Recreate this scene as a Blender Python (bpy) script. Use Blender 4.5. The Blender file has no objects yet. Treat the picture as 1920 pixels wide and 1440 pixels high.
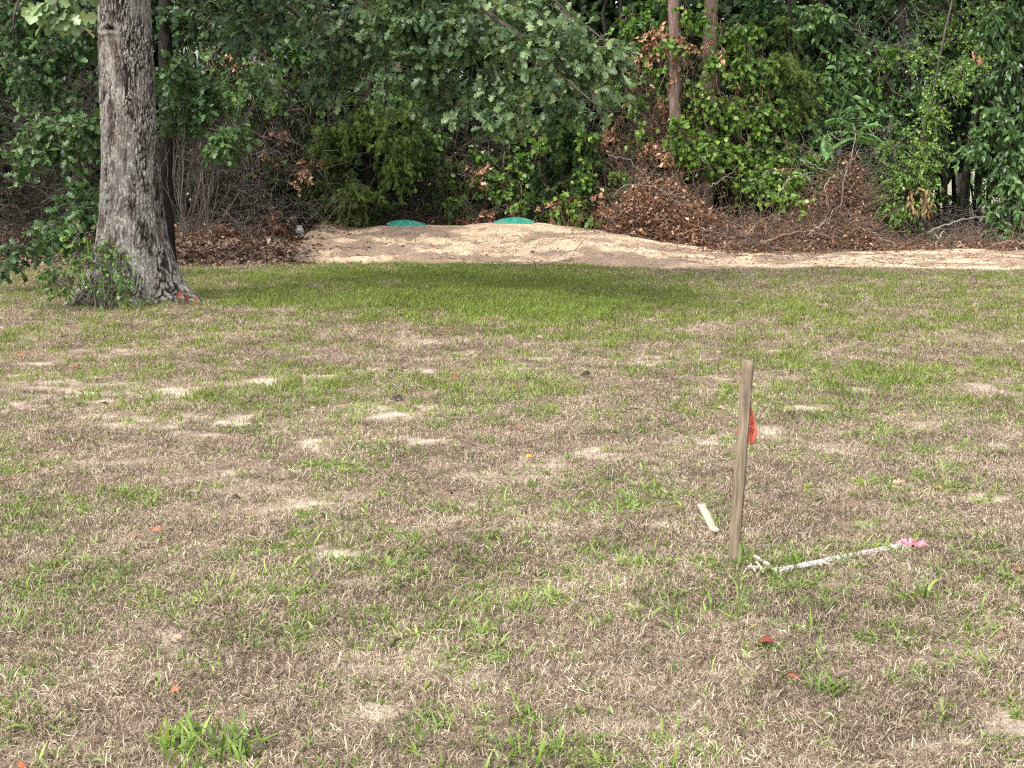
import bpy, math
import numpy as np
from math import radians, pi

# ------------------------------------------------------------------ camera, sky, sun, exposure
S = bpy.context.scene
COL = S.collection
F_PX, HOR, CAM_H = 2800.0, 275.0, 1.5
PITCH = math.atan((720.0 - HOR) / F_PX)
cam_d = bpy.data.cameras.new('camera')
cam_d.sensor_width = 36.0
cam_d.lens = 36.0 * F_PX / 1920.0
cam_d.clip_end = 8000
cam = bpy.data.objects.new('camera', cam_d)
COL.objects.link(cam)
cam.location = (0, 0, CAM_H)
cam.rotation_euler = (pi / 2 - PITCH, 0, 0)
S.camera = cam

SUN_EL, SUN_AZ = radians(52), radians(215)      # azimuth clockwise from +Y: behind the camera, to the left
W = bpy.data.worlds.new('World'); S.world = W; W.use_nodes = True
wn = W.node_tree; wn.nodes.clear()
sky = wn.nodes.new('ShaderNodeTexSky'); sky.sky_type = 'NISHITA'; sky.sun_disc = False
sky.sun_elevation = SUN_EL; sky.sun_rotation = SUN_AZ; sky.air_density = 1.0; sky.dust_density = 4.0
hs = wn.nodes.new('ShaderNodeHueSaturation'); hs.inputs['Saturation'].default_value = 0.35
bg = wn.nodes.new('ShaderNodeBackground'); bg.inputs['Strength'].default_value = 0.15
wo = wn.nodes.new('ShaderNodeOutputWorld')
wn.links.new(sky.outputs[0], hs.inputs['Color']); wn.links.new(hs.outputs[0], bg.inputs['Color'])
wn.links.new(bg.outputs[0], wo.inputs['Surface'])
sun_d = bpy.data.lights.new('sun', 'SUN'); sun_d.energy = 1.5; sun_d.angle = radians(10); sun_d.color = (1.0, 0.95, 0.87)
sun = bpy.data.objects.new('sun', sun_d); COL.objects.link(sun)
_sd = np.array([math.sin(SUN_AZ) * math.cos(SUN_EL), math.cos(SUN_AZ) * math.cos(SUN_EL), math.sin(SUN_EL)])
from mathutils import Vector
sun.rotation_euler = Vector(_sd).to_track_quat('Z', 'Y').to_euler()
S.view_settings.view_transform = 'Standard'; S.view_settings.look = 'None'
S.view_settings.gamma = 1; S.view_settings.use_curve_mapping = False
S.view_settings.exposure = 1.24
S.cycles.max_bounces = 6; S.cycles.diffuse_bounces = 3; S.cycles.glossy_bounces = 2
S.cycles.transmission_bounces = 3; S.cycles.transparent_max_bounces = 4
S.cycles.caustics_reflective = False; S.cycles.caustics_refractive = False
S.cycles.sample_clamp_indirect = 4
S.cycles.use_denoising = False
S.cycles.filter_width = 1.2

# ------------------------------------------------------------------ numbers: rays, noise
cp, sp = math.cos(PITCH), math.sin(PITCH)
def at(u, v, Y):
    x = (u - 960.0) / F_PX; y = (720.0 - v) / F_PX
    d = np.array([x, cp + y * sp, -sp + y * cp])
    return np.array([0, 0, CAM_H]) + d * (Y / d[1])
def gnd(u, v, z=0.0):
    x = (u - 960.0) / F_PX; y = (720.0 - v) / F_PX
    d = np.array([x, cp + y * sp, -sp + y * cp])
    return np.array([0, 0, CAM_H]) + d * ((z - CAM_H) / d[2])
def project(x, y, z):
    x = np.asarray(x, float); y = np.asarray(y, float); z = np.asarray(z, float)
    dz = z - CAM_H
    f = y * cp - dz * sp; up = y * sp + dz * cp
    return 960 + F_PX * x / f, 720 - F_PX * up / f

_T = np.random.RandomState(5).rand(256, 256)
def vn(x, y, s=0):
    x = np.asarray(x, float) + s * 17.3 + 1000; y = np.asarray(y, float) + s * 9.1 + 1000
    xi = np.floor(x).astype(int); yi = np.floor(y).astype(int)
    fx = x - xi; fy = y - yi
    fx = fx * fx * (3 - 2 * fx); fy = fy * fy * (3 - 2 * fy)
    a = _T[xi % 256, yi % 256]; b = _T[(xi + 1) % 256, yi % 256]
    c = _T[xi % 256, (yi + 1) % 256]; d = _T[(xi + 1) % 256, (yi + 1) % 256]
    return (a * (1 - fx) + b * fx) * (1 - fy) + (c * (1 - fx) + d * fx) * fy
def fbm(x, y, o=4, s=0):
    r = 0; a = .5; t = 0
    for i in range(o):
        r = r + a * vn(x * 2 ** i, y * 2 ** i, s + i * 3); t += a; a *= .5
    return r / t
def ss(a, b, x):
    t = np.clip((np.asarray(x, float) - a) / (b - a), 0, 1)
    return t * t * (3 - 2 * t)
def unit(v):
    return v / np.maximum(np.linalg.norm(v, axis=-1, keepdims=True), 1e-9)

# ------------------------------------------------------------------ materials
def new_mat(name):
    m = bpy.data.materials.new(name); m.use_nodes = True
    nt = m.node_tree; nt.nodes.clear()
    out = nt.nodes.new('ShaderNodeOutputMaterial')
    b = nt.nodes.new('ShaderNodeBsdfPrincipled')
    nt.links.new(b.outputs[0], out.inputs['Surface'])
    return m, nt, b, out
def ramp(nt, fac, stops, interp='LINEAR'):
    r = nt.nodes.new('ShaderNodeValToRGB'); r.color_ramp.interpolation = interp
    e = r.color_ramp.elements
    while len(e) < len(stops): e.new(0.5)
    for i, (p, c) in enumerate(stops):
        e[i].position = p; e[i].color = (*c, 1)
    nt.links.new(fac, r.inputs[0]); return r.outputs[0]
def attr(nt, name):
    a = nt.nodes.new('ShaderNodeAttribute'); a.attribute_name = name; return a.outputs['Fac']
def noise(nt, scale, detail=4, vec=None, rough=.6):
    n = nt.nodes.new('ShaderNodeTexNoise'); n.inputs['Scale'].default_value = scale
    n.inputs['Detail'].default_value = detail; n.inputs['Roughness'].default_value = rough
    if vec is None:
        tc = nt.nodes.new('ShaderNodeTexCoord'); vec = tc.outputs['Object']
    nt.links.new(vec, n.inputs['Vector']); return n.outputs[0]
def mapping(nt, scale):
    tc = nt.nodes.new('ShaderNodeTexCoord'); mp = nt.nodes.new('ShaderNodeMapping')
    mp.inputs['Scale'].default_value = scale
    nt.links.new(tc.outputs['Object'], mp.inputs['Vector']); return mp.outputs[0]
def mix(nt, fac, a, b, mode='MIX'):
    m = nt.nodes.new('ShaderNodeMix'); m.data_type = 'RGBA'; m.blend_type = mode
    for k, v in ((0, fac), (6, a), (7, b)):
        if isinstance(v, (int, float)): m.inputs[k].default_value = v
        elif isinstance(v, tuple): m.inputs[k].default_value = (*v, 1)
        else: nt.links.new(v, m.inputs[k])
    return m.outputs[2]
def math_n(nt, op, a, b=None):
    m = nt.nodes.new('ShaderNodeMath'); m.operation = op
    for k, v in ((0, a), (1, b)):
        if v is None: continue
        if isinstance(v, (int, float)): m.inputs[k].default_value = v
        else: nt.links.new(v, m.inputs[k])
    return m.outputs[0]
def bump(nt, b, h, strength, dist):
    n = nt.nodes.new('ShaderNodeBump'); n.inputs['Strength'].default_value = strength
    n.inputs['Distance'].default_value = dist
    nt.links.new(h, n.inputs['Height']); nt.links.new(n.outputs[0], b.inputs['Normal'])

def leaf_mat(name, stops, rough=.45, spec=.4, trans=.3, obj_rand=False, patch=0):
    m, nt, b, out = new_mat(name)
    f = attr(nt, 'tint')
    if obj_rand:
        oi = nt.nodes.new('ShaderNodeObjectInfo')
        f = math_n(nt, 'ADD', math_n(nt, 'MULTIPLY', f, .6), math_n(nt, 'MULTIPLY', oi.outputs['Random'], .4))
    if patch:
        gm = nt.nodes.new('ShaderNodeNewGeometry')
        pn = noise(nt, 1.6, 5, gm.outputs['Position'], .65)
        f = math_n(nt, 'ADD', f, math_n(nt, 'MULTIPLY', math_n(nt, 'SUBTRACT', pn, .5), patch))
    c = ramp(nt, f, stops)
    nt.links.new(c, b.inputs['Base Color'])
    b.inputs['Roughness'].default_value = rough
    b.inputs['Specular IOR Level'].default_value = spec
    if trans > 0:
        t = nt.nodes.new('ShaderNodeBsdfTranslucent')
        tc = mix(nt, 1.0, c, (1.3, 1.25, .6), 'MULTIPLY')
        nt.links.new(tc, t.inputs['Color'])
        mx = nt.nodes.new('ShaderNodeMixShader'); mx.inputs[0].default_value = trans
        nt.links.new(b.outputs[0], mx.inputs[1]); nt.links.new(t.outputs[0], mx.inputs[2])
        nt.links.new(mx.outputs[0], out.inputs['Surface'])
    return m
M = {}
M['oak_leaf'] = leaf_mat('oak_leaf', [(0, (.022, .05, .016)), (.5, (.055, .12, .035)), (.93, (.11, .19, .06)), (1, (.28, .12, .05))], .45, .4)
M['oak_pale'] = leaf_mat('oak_leaf_pale', [(0, (.022, .052, .024)), (.5, (.095, .17, .068)), (.97, (.28, .38, .18)), (1, (.3, .14, .07))], .4, .5)
M['vine_leaf'] = leaf_mat('vine_leaf', [(0, (.03, .08, .014)), (.5, (.10, .205, .032)), (.93, (.24, .37, .065)), (1, (.5, .42, .06))], .4, .5)
M['broad_leaf'] = leaf_mat('broad_leaf', [(0, (.02, .055, .018)), (.5, (.062, .135, .036)), (.96, (.15, .26, .07)), (1, (.3, .2, .06))], .4, .5)
M['frond_leaf'] = leaf_mat('frond_leaf', [(0, (.08, .19, .05)), (1, (.2, .38, .13))], .4, .5)
M['bright_leaf'] = leaf_mat('bright_leaf', [(0, (.045, .1, .02)), (.5, (.12, .23, .045)), (1, (.28, .42, .1))], .42, .5)
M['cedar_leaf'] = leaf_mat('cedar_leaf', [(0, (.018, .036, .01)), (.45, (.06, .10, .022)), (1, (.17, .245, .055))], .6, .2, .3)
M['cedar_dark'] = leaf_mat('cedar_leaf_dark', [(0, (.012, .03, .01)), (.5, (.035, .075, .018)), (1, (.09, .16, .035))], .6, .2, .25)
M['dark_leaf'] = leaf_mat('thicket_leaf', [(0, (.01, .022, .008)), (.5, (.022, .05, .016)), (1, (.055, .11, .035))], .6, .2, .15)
M['dead_leaf'] = leaf_mat('dead_leaf', [(0, (.065, .031, .019)), (.35, (.23, .108, .058)), (.6, (.45, .255, .155)), (1, (.85, .6, .45))], .6, .3, .15)
M['litter_leaf'] = leaf_mat('litter_leaf', [(0, (.05, .03, .022)), (.5, (.2, .125, .09)), (.85, (.36, .25, .185)), (1, (.52, .4, .31))], .65, .3, .1)
M['dead_grass'] = leaf_mat('dead_grass', [(0, (.042, .03, .022)), (.3, (.14, .103, .073)), (.52, (.33, .26, .185)), (.9, (.66, .56, .425))], .6, .3, .15, True, .7)
M['green_grass'] = leaf_mat('green_grass', [(0, (.09, .15, .03)), (.5, (.19, .30, .055)), (.85, (.31, .42, .09)), (1, (.5, .5, .17))], .5, .4, .35, True, .7)
M['lawn_grass'] = leaf_mat('lawn_grass', [(0, (.16, .125, .07)), (.25, (.15, .19, .045)), (.85, (.27, .37, .065)), (1, (.5, .45, .2))], .5, .3, .35, True, .7)

def bark_mat(name, a, b_, c_, scale=30, stretch=.25):
    m, nt, b, out = new_mat(name)
    v = mapping(nt, (1, 1, stretch))
    n = noise(nt, scale, 6, v, .7)
    nt.links.new(ramp(nt, n, [(.3, a), (.5, b_), (.72, c_)]), b.inputs['Base Color'])
    b.inputs['Roughness'].default_value = .9; b.inputs['Specular IOR Level'].default_value = .15
    bump(nt, b, n, .8, .02); return m
M['twig'] = bark_mat('twig_bark', (.05, .04, .033), (.11, .09, .075), (.2, .17, .145))
M['twig_grey'] = bark_mat('grey_twig', (.10, .088, .08), (.17, .15, .135), (.28, .25, .22))
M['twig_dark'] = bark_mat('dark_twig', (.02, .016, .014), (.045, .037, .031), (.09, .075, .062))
M['twig_brown'] = bark_mat('brown_twig', (.075, .046, .033), (.205, .135, .096), (.38, .275, .205))
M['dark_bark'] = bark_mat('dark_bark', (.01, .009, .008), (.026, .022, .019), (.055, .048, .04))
M['red_bark'] = bark_mat('reddish_bark', (.08, .05, .042), (.19, .13, .11), (.33, .25, .215), 40, .12)
M['pale_wood'] = bark_mat('pale_bare_wood', (.2, .16, .13), (.36, .31, .26), (.5, .45, .38), 25, .2)
M['grey_bark'] = bark_mat('grey_bark', (.1, .09, .08), (.22, .2, .18), (.32, .3, .27), 20, .2)

# oak bark: the relief is in the mesh, the plates' tone in the attributes
m, nt, b, out = new_mat('oak_bark'); M['oak_bark'] = m
v = mapping(nt, (1, 1, .3))
plate = ramp(nt, noise(nt, 22, 5, v), [(.3, (.19, .17, .148)), (.5, (.34, .315, .275)), (.7, (.5, .47, .42))])
red = mix(nt, ramp(nt, noise(nt, 9, 4, v), [(.54, (0, 0, 0)), (.6, (.8, .8, .8))]), plate, (.10, .058, .05))
lich = mix(nt, ramp(nt, noise(nt, 4.0, 5), [(.5, (0, 0, 0)), (.7, (.5, .5, .5))]), red, (.42, .42, .38))
crack = mix(nt, attr(nt, 'crack'), lich, (.02, .016, .014))
fine = ramp(nt, noise(nt, 90, 3, v), [(.3, (.6, .6, .6)), (.65, (1.15, 1.15, 1.15))])
nt.links.new(mix(nt, 1.0, crack, fine, 'MULTIPLY'), b.inputs['Base Color'])
b.inputs['Roughness'].default_value = .92; b.inputs['Specular IOR Level'].default_value = .15
bump(nt, b, noise(nt, 70, 5, v), .9, .012)

# lawn soil
m, nt, b, out = new_mat('lawn_soil'); M['soil'] = m
n1 = noise(nt, 3, 5); n2 = noise(nt, 160, 4); n3 = noise(nt, 45, 4)
th = ramp(nt, n2, [(.36, (.06, .04, .031)), (.5, (.22, .16, .118)), (.62, (.54, .43, .33))])
th = mix(nt, ramp(nt, n3, [(.4, (0, 0, 0)), (.65, (.55, .55, .55))]), th, (.2, .14, .11))
sandc = ramp(nt, n3, [(.3, (.43, .34, .25)), (.6, (.62, .53, .42))])
grn = mix(nt, .55, th, (.1, .105, .04))
c = mix(nt, attr(nt, 'green'), th, grn)
c = mix(nt, attr(nt, 'bare'), c, sandc)
lit = ramp(nt, n3, [(.35, (.045, .028, .022)), (.6, (.12, .075, .055))])
c = mix(nt, attr(nt, 'litter'), c, lit)
c = mix(nt, attr(nt, 'beyond'), c, (.27, .27, .18))
nt.links.new(c, b.inputs['Base Color']); b.inputs['Roughness'].default_value = .95; b.inputs['Specular IOR Level'].default_value = .1
bump(nt, b, n2, .7, .015)

# mound sand
m, nt, b, out = new_mat('mound_sand'); M['sand'] = m
n2 = noise(nt, 120, 4); n3 = noise(nt, 14, 5)
cs = ramp(nt, n2, [(.3, (.62, .43, .28)), (.65, (.84, .64, .44))])
dk = ramp(nt, n2, [(.3, (.22, .155, .11)), (.65, (.40, .30, .22))])
c = mix(nt, attr(nt, 'dirt'), cs, dk)
c = mix(nt, ramp(nt, noise(nt, 30, 5), [(.5, (0, 0, 0)), (.62, (.4, .4, .4))]), c, (.33, .23, .16))
c = mix(nt, ramp(nt, n3, [(.52, (0, 0, 0)), (.62, (.5, .5, .5))]), c, (.27, .19, .135))
nt.links.new(c, b.inputs['Base Color']); b.inputs['Roughness'].default_value = .95; b.inputs['Specular IOR Level'].default_value = .1
bump(nt, b, n2, .6, .02)

def plain(name, col, rough=.5, spec=.4, nscale=30, var=.25, bmp=.2, stretch=(1, 1, 1), trans=0):
    m, nt, b, out = new_mat(name)
    n = noise(nt, nscale, 5, mapping(nt, stretch))
    lo = tuple(x * (1 - var) for x in col); hi = tuple(min(1, x * (1 + var)) for x in col)
    c = ramp(nt, n, [(.3, lo), (.7, hi)])
    nt.links.new(c, b.inputs['Base Color'])
    b.inputs['Roughness'].default_value = rough; b.inputs['Specular IOR Level'].default_value = spec
    if bmp: bump(nt, b, n, bmp, .003)
    if trans:
        t = nt.nodes.new('ShaderNodeBsdfTranslucent'); nt.links.new(c, t.inputs['Color'])
        mx = nt.nodes.new('ShaderNodeMixShader'); mx.inputs[0].default_value = trans
        nt.links.new(b.outputs[0], mx.inputs[1]); nt.links.new(t.outputs[0], mx.inputs[2])
        nt.links.new(mx.outputs[0], out.inputs['Surface'])
    return m
M['lid'] = plain('green_plastic', (.025, .28, .2), .5, .5, 6, .25, .05)
m = M['lid']; nt = m.node_tree; b = [q_ for q_ in nt.nodes if q_.type == 'BSDF_PRINCIPLED'][0]
base_ = b.inputs['Base Color'].links[0].from_socket
nt.links.new(mix(nt, ramp(nt, noise(nt, 9, 6, None, .75), [(.5, (0, 0, 0)), (.66, (.6, .6, .6))]), base_, (.36, .29, .2)), b.inputs['Base Color'])
M['jar'] = plain('white_plastic', (.85, .85, .83), .35, .5, 30, .15, .05)
M['jar_label'] = plain('jar_print', (.45, .47, .5), .5, .3, 60, .4, 0)
M['stake'] = plain('weathered_stake_wood', (.19, .15, .105), .85, .2, 10, .5, .5, (12, 12, .8))
M['lath'] = plain('whitewashed_lath', (.42, .40, .39), .85, .2, 14, .35, .4, (1, 10, 10))
M['chip'] = plain('bleached_wood', (.42, .36, .28), .9, .15, 30, .5, .6, (3, 1, 3))
M['grey_wood'] = plain('grey_splintered_wood', (.42, .36, .32), .9, .2, 20, .5, .5, (4, 4, 10))
M['orange'] = plain('orange_vinyl', (1.0, .33, .22), .45, .4, 10, .04, 0, trans=.35)
M['pink'] = plain('pink_tape', (.9, .3, .4), .45, .4, 20, .2, .05, trans=.3)
M['ink'] = plain('marker_ink', (.25, .02, .015), .6, .3, 10, .1, 0)
M['stick'] = plain('dark_stick', (.05, .038, .03), .9, .2, 20, .4, .3)

# ------------------------------------------------------------------ mesh helpers
def build(name, parts, mats, parent=None, smooth=False, loc=None):
    """parts: list of (verts, tris_or_quads, material index, tint or None, extra dict). Returns one mesh object."""
    vs = [p[0] for p in parts]; off = 0
    li = []; ls = []; mi = []; lo = 0; tint = []
    extra = {}
    for p in parts:
        V, Fc, mid = p[0], p[1], p[2]
        k = Fc.shape[1]
        li.append((Fc + off).ravel()); ls.append(np.arange(len(Fc)) * k + lo); lo += Fc.size
        mi.append(np.full(len(Fc), mid)); off += len(V)
        t = p[3] if len(p) > 3 and p[3] is not None else np.full(len(V), .5)
        tint.append(t)
    V = np.concatenate(vs).astype(np.float32)
    if loc is not None: V = V - np.asarray(loc, np.float32)
    me = bpy.data.meshes.new(name)
    me.vertices.add(len(V)); me.vertices.foreach_set('co', V.ravel())
    L = np.concatenate(li).astype(np.int32); LS = np.concatenate(ls).astype(np.int32)
    me.loops.add(len(L)); me.loops.foreach_set('vertex_index', L)
    me.polygons.add(len(LS)); me.polygons.foreach_set('loop_start', LS)
    me.polygons.foreach_set('material_index', np.concatenate(mi).astype(np.int32))
    a = me.attributes.new('tint', 'FLOAT', 'POINT'); a.data.foreach_set('value', np.concatenate(tint).astype(np.float32))
    for mm in mats: me.materials.append(mm)
    if smooth: me.polygons.foreach_set('use_smooth', np.ones(len(LS), bool))
    me.update(calc_edges=True)
    o = bpy.data.objects.new(name, me); COL.objects.link(o)
    if parent is not None:
        o.parent = parent
    elif loc is not None: o.location = loc
    return o
def fattr(o, name, vals):
    a = o.data.attributes.new(name, 'FLOAT', 'POINT'); a.data.foreach_set('value', np.asarray(vals, np.float32).ravel())

def thing(name, label, cat, loc=(0, 0, 0), group=None):
    o = bpy.data.objects.new(name, None); COL.objects.link(o); o.location = loc
    o.empty_display_size = .2
    o['label'] = label; o['category'] = cat
    if group: o['group'] = group
    return o
def tag(o, label=None, cat=None, group=None, kind=None):
    for k, v in (('label', label), ('category', cat), ('group', group), ('kind', kind)):
        if v: o[k] = v
    return o
def under(parent, o, kind=None):
    """vertices are in world space; keep them there under the parent (whose origin is at its base)"""
    o.parent = parent
    o.location = [-c for c in parent.location]
    if kind: o['kind'] = kind
    return o

def tubes(P, R, sides=3):
    """P (N,K,3) paths, R (N,K) radii -> verts, quads"""
    P = np.asarray(P, float); R = np.asarray(R, float)
    N, K, _ = P.shape
    T = unit(np.gradient(P, axis=1))
    ref = np.zeros_like(T); ref[..., 0] = .31; ref[..., 1] = .77; ref[..., 2] = .55
    m_ = unit(P[:, -1] - P[:, 0])
    par = np.abs((m_ * np.array([.31, .77, .55])).sum(-1)) > .85
    ref[par] = np.array([.9, -.3, .3])
    A = unit(np.cross(T, ref)); B = np.cross(T, A)
    th = np.arange(sides) * 2 * pi / sides
    V = P[:, :, None] + R[:, :, None, None] * (A[:, :, None] * np.cos(th)[:, None] + B[:, :, None] * np.sin(th)[:, None])
    idx = np.arange(N * K * sides).reshape(N, K, sides)
    a = idx[:, :-1]; b_ = idx[:, 1:]
    q = np.stack([a, np.roll(a, -1, 2), np.roll(b_, -1, 2), b_], -1).reshape(-1, 4)
    return V.reshape(-1, 3), q

def leaf_strip(rows, fold=.15, curl=.15):
    """rows: (y, halfwidth); leaf lies along +Y, unit length -> verts, tris"""
    V = []; Fc = []
    for y, w in rows:
        z0 = -curl * y * y
        V += [(-w, y + (.04 if w > .2 else 0), z0 + fold * w), (0, y, z0), (w, y + (.04 if w > .2 else 0), z0 + fold * w)]
    for i in range(len(rows) - 1):
        a = i * 3; b_ = a + 3
        w0, w1 = rows[i][1], rows[i + 1][1]
        for l, r in ((0, 1), (1, 2)):
            if w0 < 1e-6: Fc.append((a + 1, b_ + r, b_ + l))
            elif w1 < 1e-6: Fc.append((a + l, a + r, b_ + 1))
            else: Fc += [(a + l, a + r, b_ + r), (a + l, b_ + r, b_ + l)]
    return np.array(V, float), np.array(Fc, int)
OAK = leaf_strip([(0, .012), (.16, .05), (.26, .2), (.33, .19), (.39, .09), (.5, .31), (.59, .32), (.66, .13), (.77, .25), (.86, .22), (1, .03)], .25, .3)
OVATE = leaf_strip([(0, 0), (.25, .2), (.6, .22), (1, 0)], .3, .25)
HEART = leaf_strip([(0, .0), (.1, .3), (.45, .42), (.8, .22), (1, 0)], .2, .2)
LANCE = leaf_strip([(0, 0), (.4, .16), (1, 0)], .3, .2)
CURLED = leaf_strip([(0, .03), (.25, .26), (.6, .3), (1, .05)], .75, .6)
QUADL = leaf_strip([(0, 0), (.5, .3), (1, 0)], .3, .3)
CURL4 = leaf_strip([(0, 0), (.5, .3), (1, 0)], .75, .5)
DIAMOND = (np.array([(0, 0, 0), (-.3, .5, .08), (0, 1, -.2), (.3, .5, .08)], float), np.array([(0, 1, 3), (1, 2, 3)]))
def _sprig():
    r = np.random.RandomState(3); V = []; Fc = []
    def tri(p, d, l, w):
        d = np.array(d) / np.linalg.norm(d); s = np.cross(d, (0, .2, 1)); s /= np.linalg.norm(s)
        i = len(V); V.extend([p - s * w, p + s * w, p + np.array(d) * l]); Fc.append((i, i + 1, i + 2))
    tri(np.zeros(3), (0, 1, 0), 1, .025)
    for k in range(9):
        y = .1 + .085 * k; s = 1 if k % 2 else -1
        tri(np.array([0, y, 0]), (s * .8, .9, r.uniform(-.5, .5)), .5 * (1.1 - y * .7), .05)
    return np.array(V, float), np.array(Fc, int)
SPRIG = _sprig()

def leaves(tmpl, P, D, Nn, size, tint, mid=0):
    Vt, Ft = tmpl
    N = len(P)
    Y = unit(D); X = unit(np.cross(Y, Nn)); Z = np.cross(X, Y)
    V = P[:, None] + size[:, None, None] * (X[:, None] * Vt[None, :, 0, None] + Y[:, None] * Vt[None, :, 1, None] + Z[:, None] * Vt[None, :, 2, None])
    Fc = (Ft[None] + (np.arange(N) * len(Vt))[:, None, None]).reshape(-1, 3)
    return V.reshape(-1, 3), Fc, mid, np.repeat(tint, len(Vt))

def paths(rng, A, B, K=6, wob=.08, sag=0.0):
    """wobbly lines from A to B"""
    N = len(A); t = np.linspace(0, 1, K)[None, :, None]
    L = np.linalg.norm(B - A, axis=1)[:, None, None]
    P = A[:, None] * (1 - t) + B[:, None] * t
    P = P + rng.normal(0, 1, (N, K, 3)) * wob * L * np.sin(pi * t * .9)
    P[..., 2] -= (sag * L * (t ** 2))[..., 0]
    return P

def foliage(rng, blobs, tmpl, size, per=7, tlen=.4, droop=.3, up=.9, lmat=0, tmat=1, tipbias=.3, flop=.6, twr=.003):
    """blobs: (u, v, Y, ru, rv, ry, ntwig[, tint shift]); px radii in u and v, metres in depth"""
    out = []
    PA = []; PB = []; LP = []; LD = []; LN = []; LS_ = []; LT = []; TA = []; TB = []
    for bl in blobs:
        u, v, Y, ru, rv, ry, n = bl[:7]; ts = bl[7] if len(bl) > 7 else 0
        C = at(u, v, Y); k = Y / F_PX; r = np.array([ru * k, ry, rv * k])
        nb = max(3, n // 9)
        d = unit(rng.normal(0, 1, (nb, 3)))
        A = C + rng.normal(0, .25, (nb, 3)) * r + np.array([0, .1, .1])
        B = C + d * r * rng.uniform(.5, .95, (nb, 1))
        P = paths(rng, A, B, 7, .07, droop * .3)
        PA.append(P)
        i = rng.randint(0, nb, n); t = rng.uniform(.1, 1, n) * 5.999
        ti = t.astype(int); f = (t - ti)[:, None]
        base = P[i, ti] * (1 - f) + P[i, ti + 1] * f
        td = unit(unit(P[i, ti + 1] - P[i, ti]) * .7 + unit(rng.normal(0, 1, (n, 3))) * .9 + np.array([0, 0, -droop]))
        L = tlen * rng.uniform(.4, 1.1, n)[:, None]
        end = base + td * L
        TA.append(base); TB.append(end)
        s = rng.uniform(0, 1, (n, per)) ** (1 - tipbias * .7)
        lp = base[:, None] + (end - base)[:, None] * s[..., None] + rng.normal(0, .01, (n, per, 3))
        lp[..., 2] -= droop * .2 * L * s ** 2
        ld = td[:, None] * .6 + unit(rng.normal(0, 1, (n, per, 3))) * .8 + np.array([0, 0, -droop * .8])
        ln = np.array([0, -.35, up]) + rng.normal(0, flop, (n, per, 3))
        LP.append(lp.reshape(-1, 3)); LD.append(ld.reshape(-1, 3)); LN.append(ln.reshape(-1, 3))
        LS_.append(size * rng.uniform(.55, 1.15, n * per))
        tw = np.repeat(rng.normal(0, .15, n), per)
        LT.append(np.clip(.47 + ts + tw + rng.normal(0, .16, n * per), 0, .92 + .08 * (rng.rand(n * per) < .012)))
    out.append(leaves(tmpl, np.concatenate(LP), np.concatenate(LD), np.concatenate(LN), np.concatenate(LS_), np.concatenate(LT), lmat))
    if tmat is not None:
        V, q = tubes(np.concatenate(PA), np.full((sum(len(p) for p in PA), 7), 1.0) * np.linspace(twr * 2.6, twr, 7)[None], 3)
        out.append((V, q, tmat, None))
        A = np.concatenate(TA); B = np.concatenate(TB)
        V, q = tubes(paths(rng, A, B, 3, .04), np.full((len(A), 3), 1.0) * np.array([twr, twr * .8, twr * .4]), 3)
        out.append((V, q, tmat, None))
    return out

def limb(pts, r0, r1, K=24, sides=10, wob=.01, seed=0):
    """one tapered branch through control points -> verts, quads"""
    rng = np.random.RandomState(seed); pts = np.asarray(pts, float)
    s = np.concatenate([[0], np.cumsum(np.linalg.norm(np.diff(pts, axis=0), axis=1))]); s /= s[-1]
    t = np.linspace(0, 1, K)
    P = np.stack([np.interp(t, s, pts[:, i]) for i in range(3)], 1)
    for _ in range(2): P[1:-1] = (P[:-2] + 2 * P[1:-1] + P[2:]) / 4
    P[1:-1] += rng.normal(0, wob, (K - 2, 3))
    R = np.linspace(r0, r1, K) * (1 + rng.normal(0, .04, K))
    return tubes(P[None], R[None], sides)

# ------------------------------------------------------------------ ground
# sand mound crest (picture column -> height) and its front edge
MU = np.array([300, 540, 575, 620, 740, 850, 940, 1080, 1150, 1250, 1330, 1450, 1700, 1960, 2400.])
MV = np.array([448, 446, 440, 430, 425, 423, 421, 420, 429, 445, 458, 468, 470, 474, 476.])
YC = 22.6
MX = (MU - 960) / F_PX * YC
MH = np.maximum(.03, (CAM_H - (MV - HOR) * YC / F_PX) * .95)
FV = np.interp(MU, [560, 800, 1000, 1150, 1300, 1400, 1600, 1920], [492, 493, 492, 500, 503, 498, 500, 509])
FY = CAM_H * F_PX / (FV - HOR)
def mound_h(x, y):
    h = np.interp(x, MX, MH); fy = np.interp(x, MX, FY) + .12 * (fbm(x * 1.1, y * .0 + 3, 3, 9) - .5)
    t = ss(0, 1, (y - fy) / (22.5 - fy))
    t = .25 * ss(0, .12, (y - fy) / 3) * .5 + t * .9
    back = 1 - ss(23.6, 25.5, y)
    side = ss(-3.25, -2.75, x + .35 * (fbm(y * 1.5, x, 3, 4) - .5))
    return h * np.minimum(t, 1) * back * side, fy, side
def sand_relief(x, y):
    a = fbm(x * .9, y * 1.6, 4, 21); r = 1 - np.abs(2 * fbm(x * 1.3 + 5, y * 2.6, 4, 33) - 1) * 2
    return .09 * (a - .5) + .05 * (r - .5) + .05 * (fbm(x * 5, y * 7, 3, 40) - .5)
OAKX, OAKY = at(247, 560, 14.2)[0], 14.2
def ground_h(x, y):
    h = .05 * (fbm(x * .5, y * .5, 3, 1) - .5) + .025 * (fbm(x * 4, y * 4, 3, 2) - .5)
    near = 1 - ss(17, 19, y)
    h = h * (.35 + .65 * near)
    d = np.hypot(x - OAKX, y - OAKY)
    h = h + .07 * np.exp(-(d / 1.1) ** 2)
    h = h + .22 * ss(18.9, 22.4, y) * ss(-2, -3.3, x)
    return h
SX, SY = (lambda a, b: (a, b))(0, 0)
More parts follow.
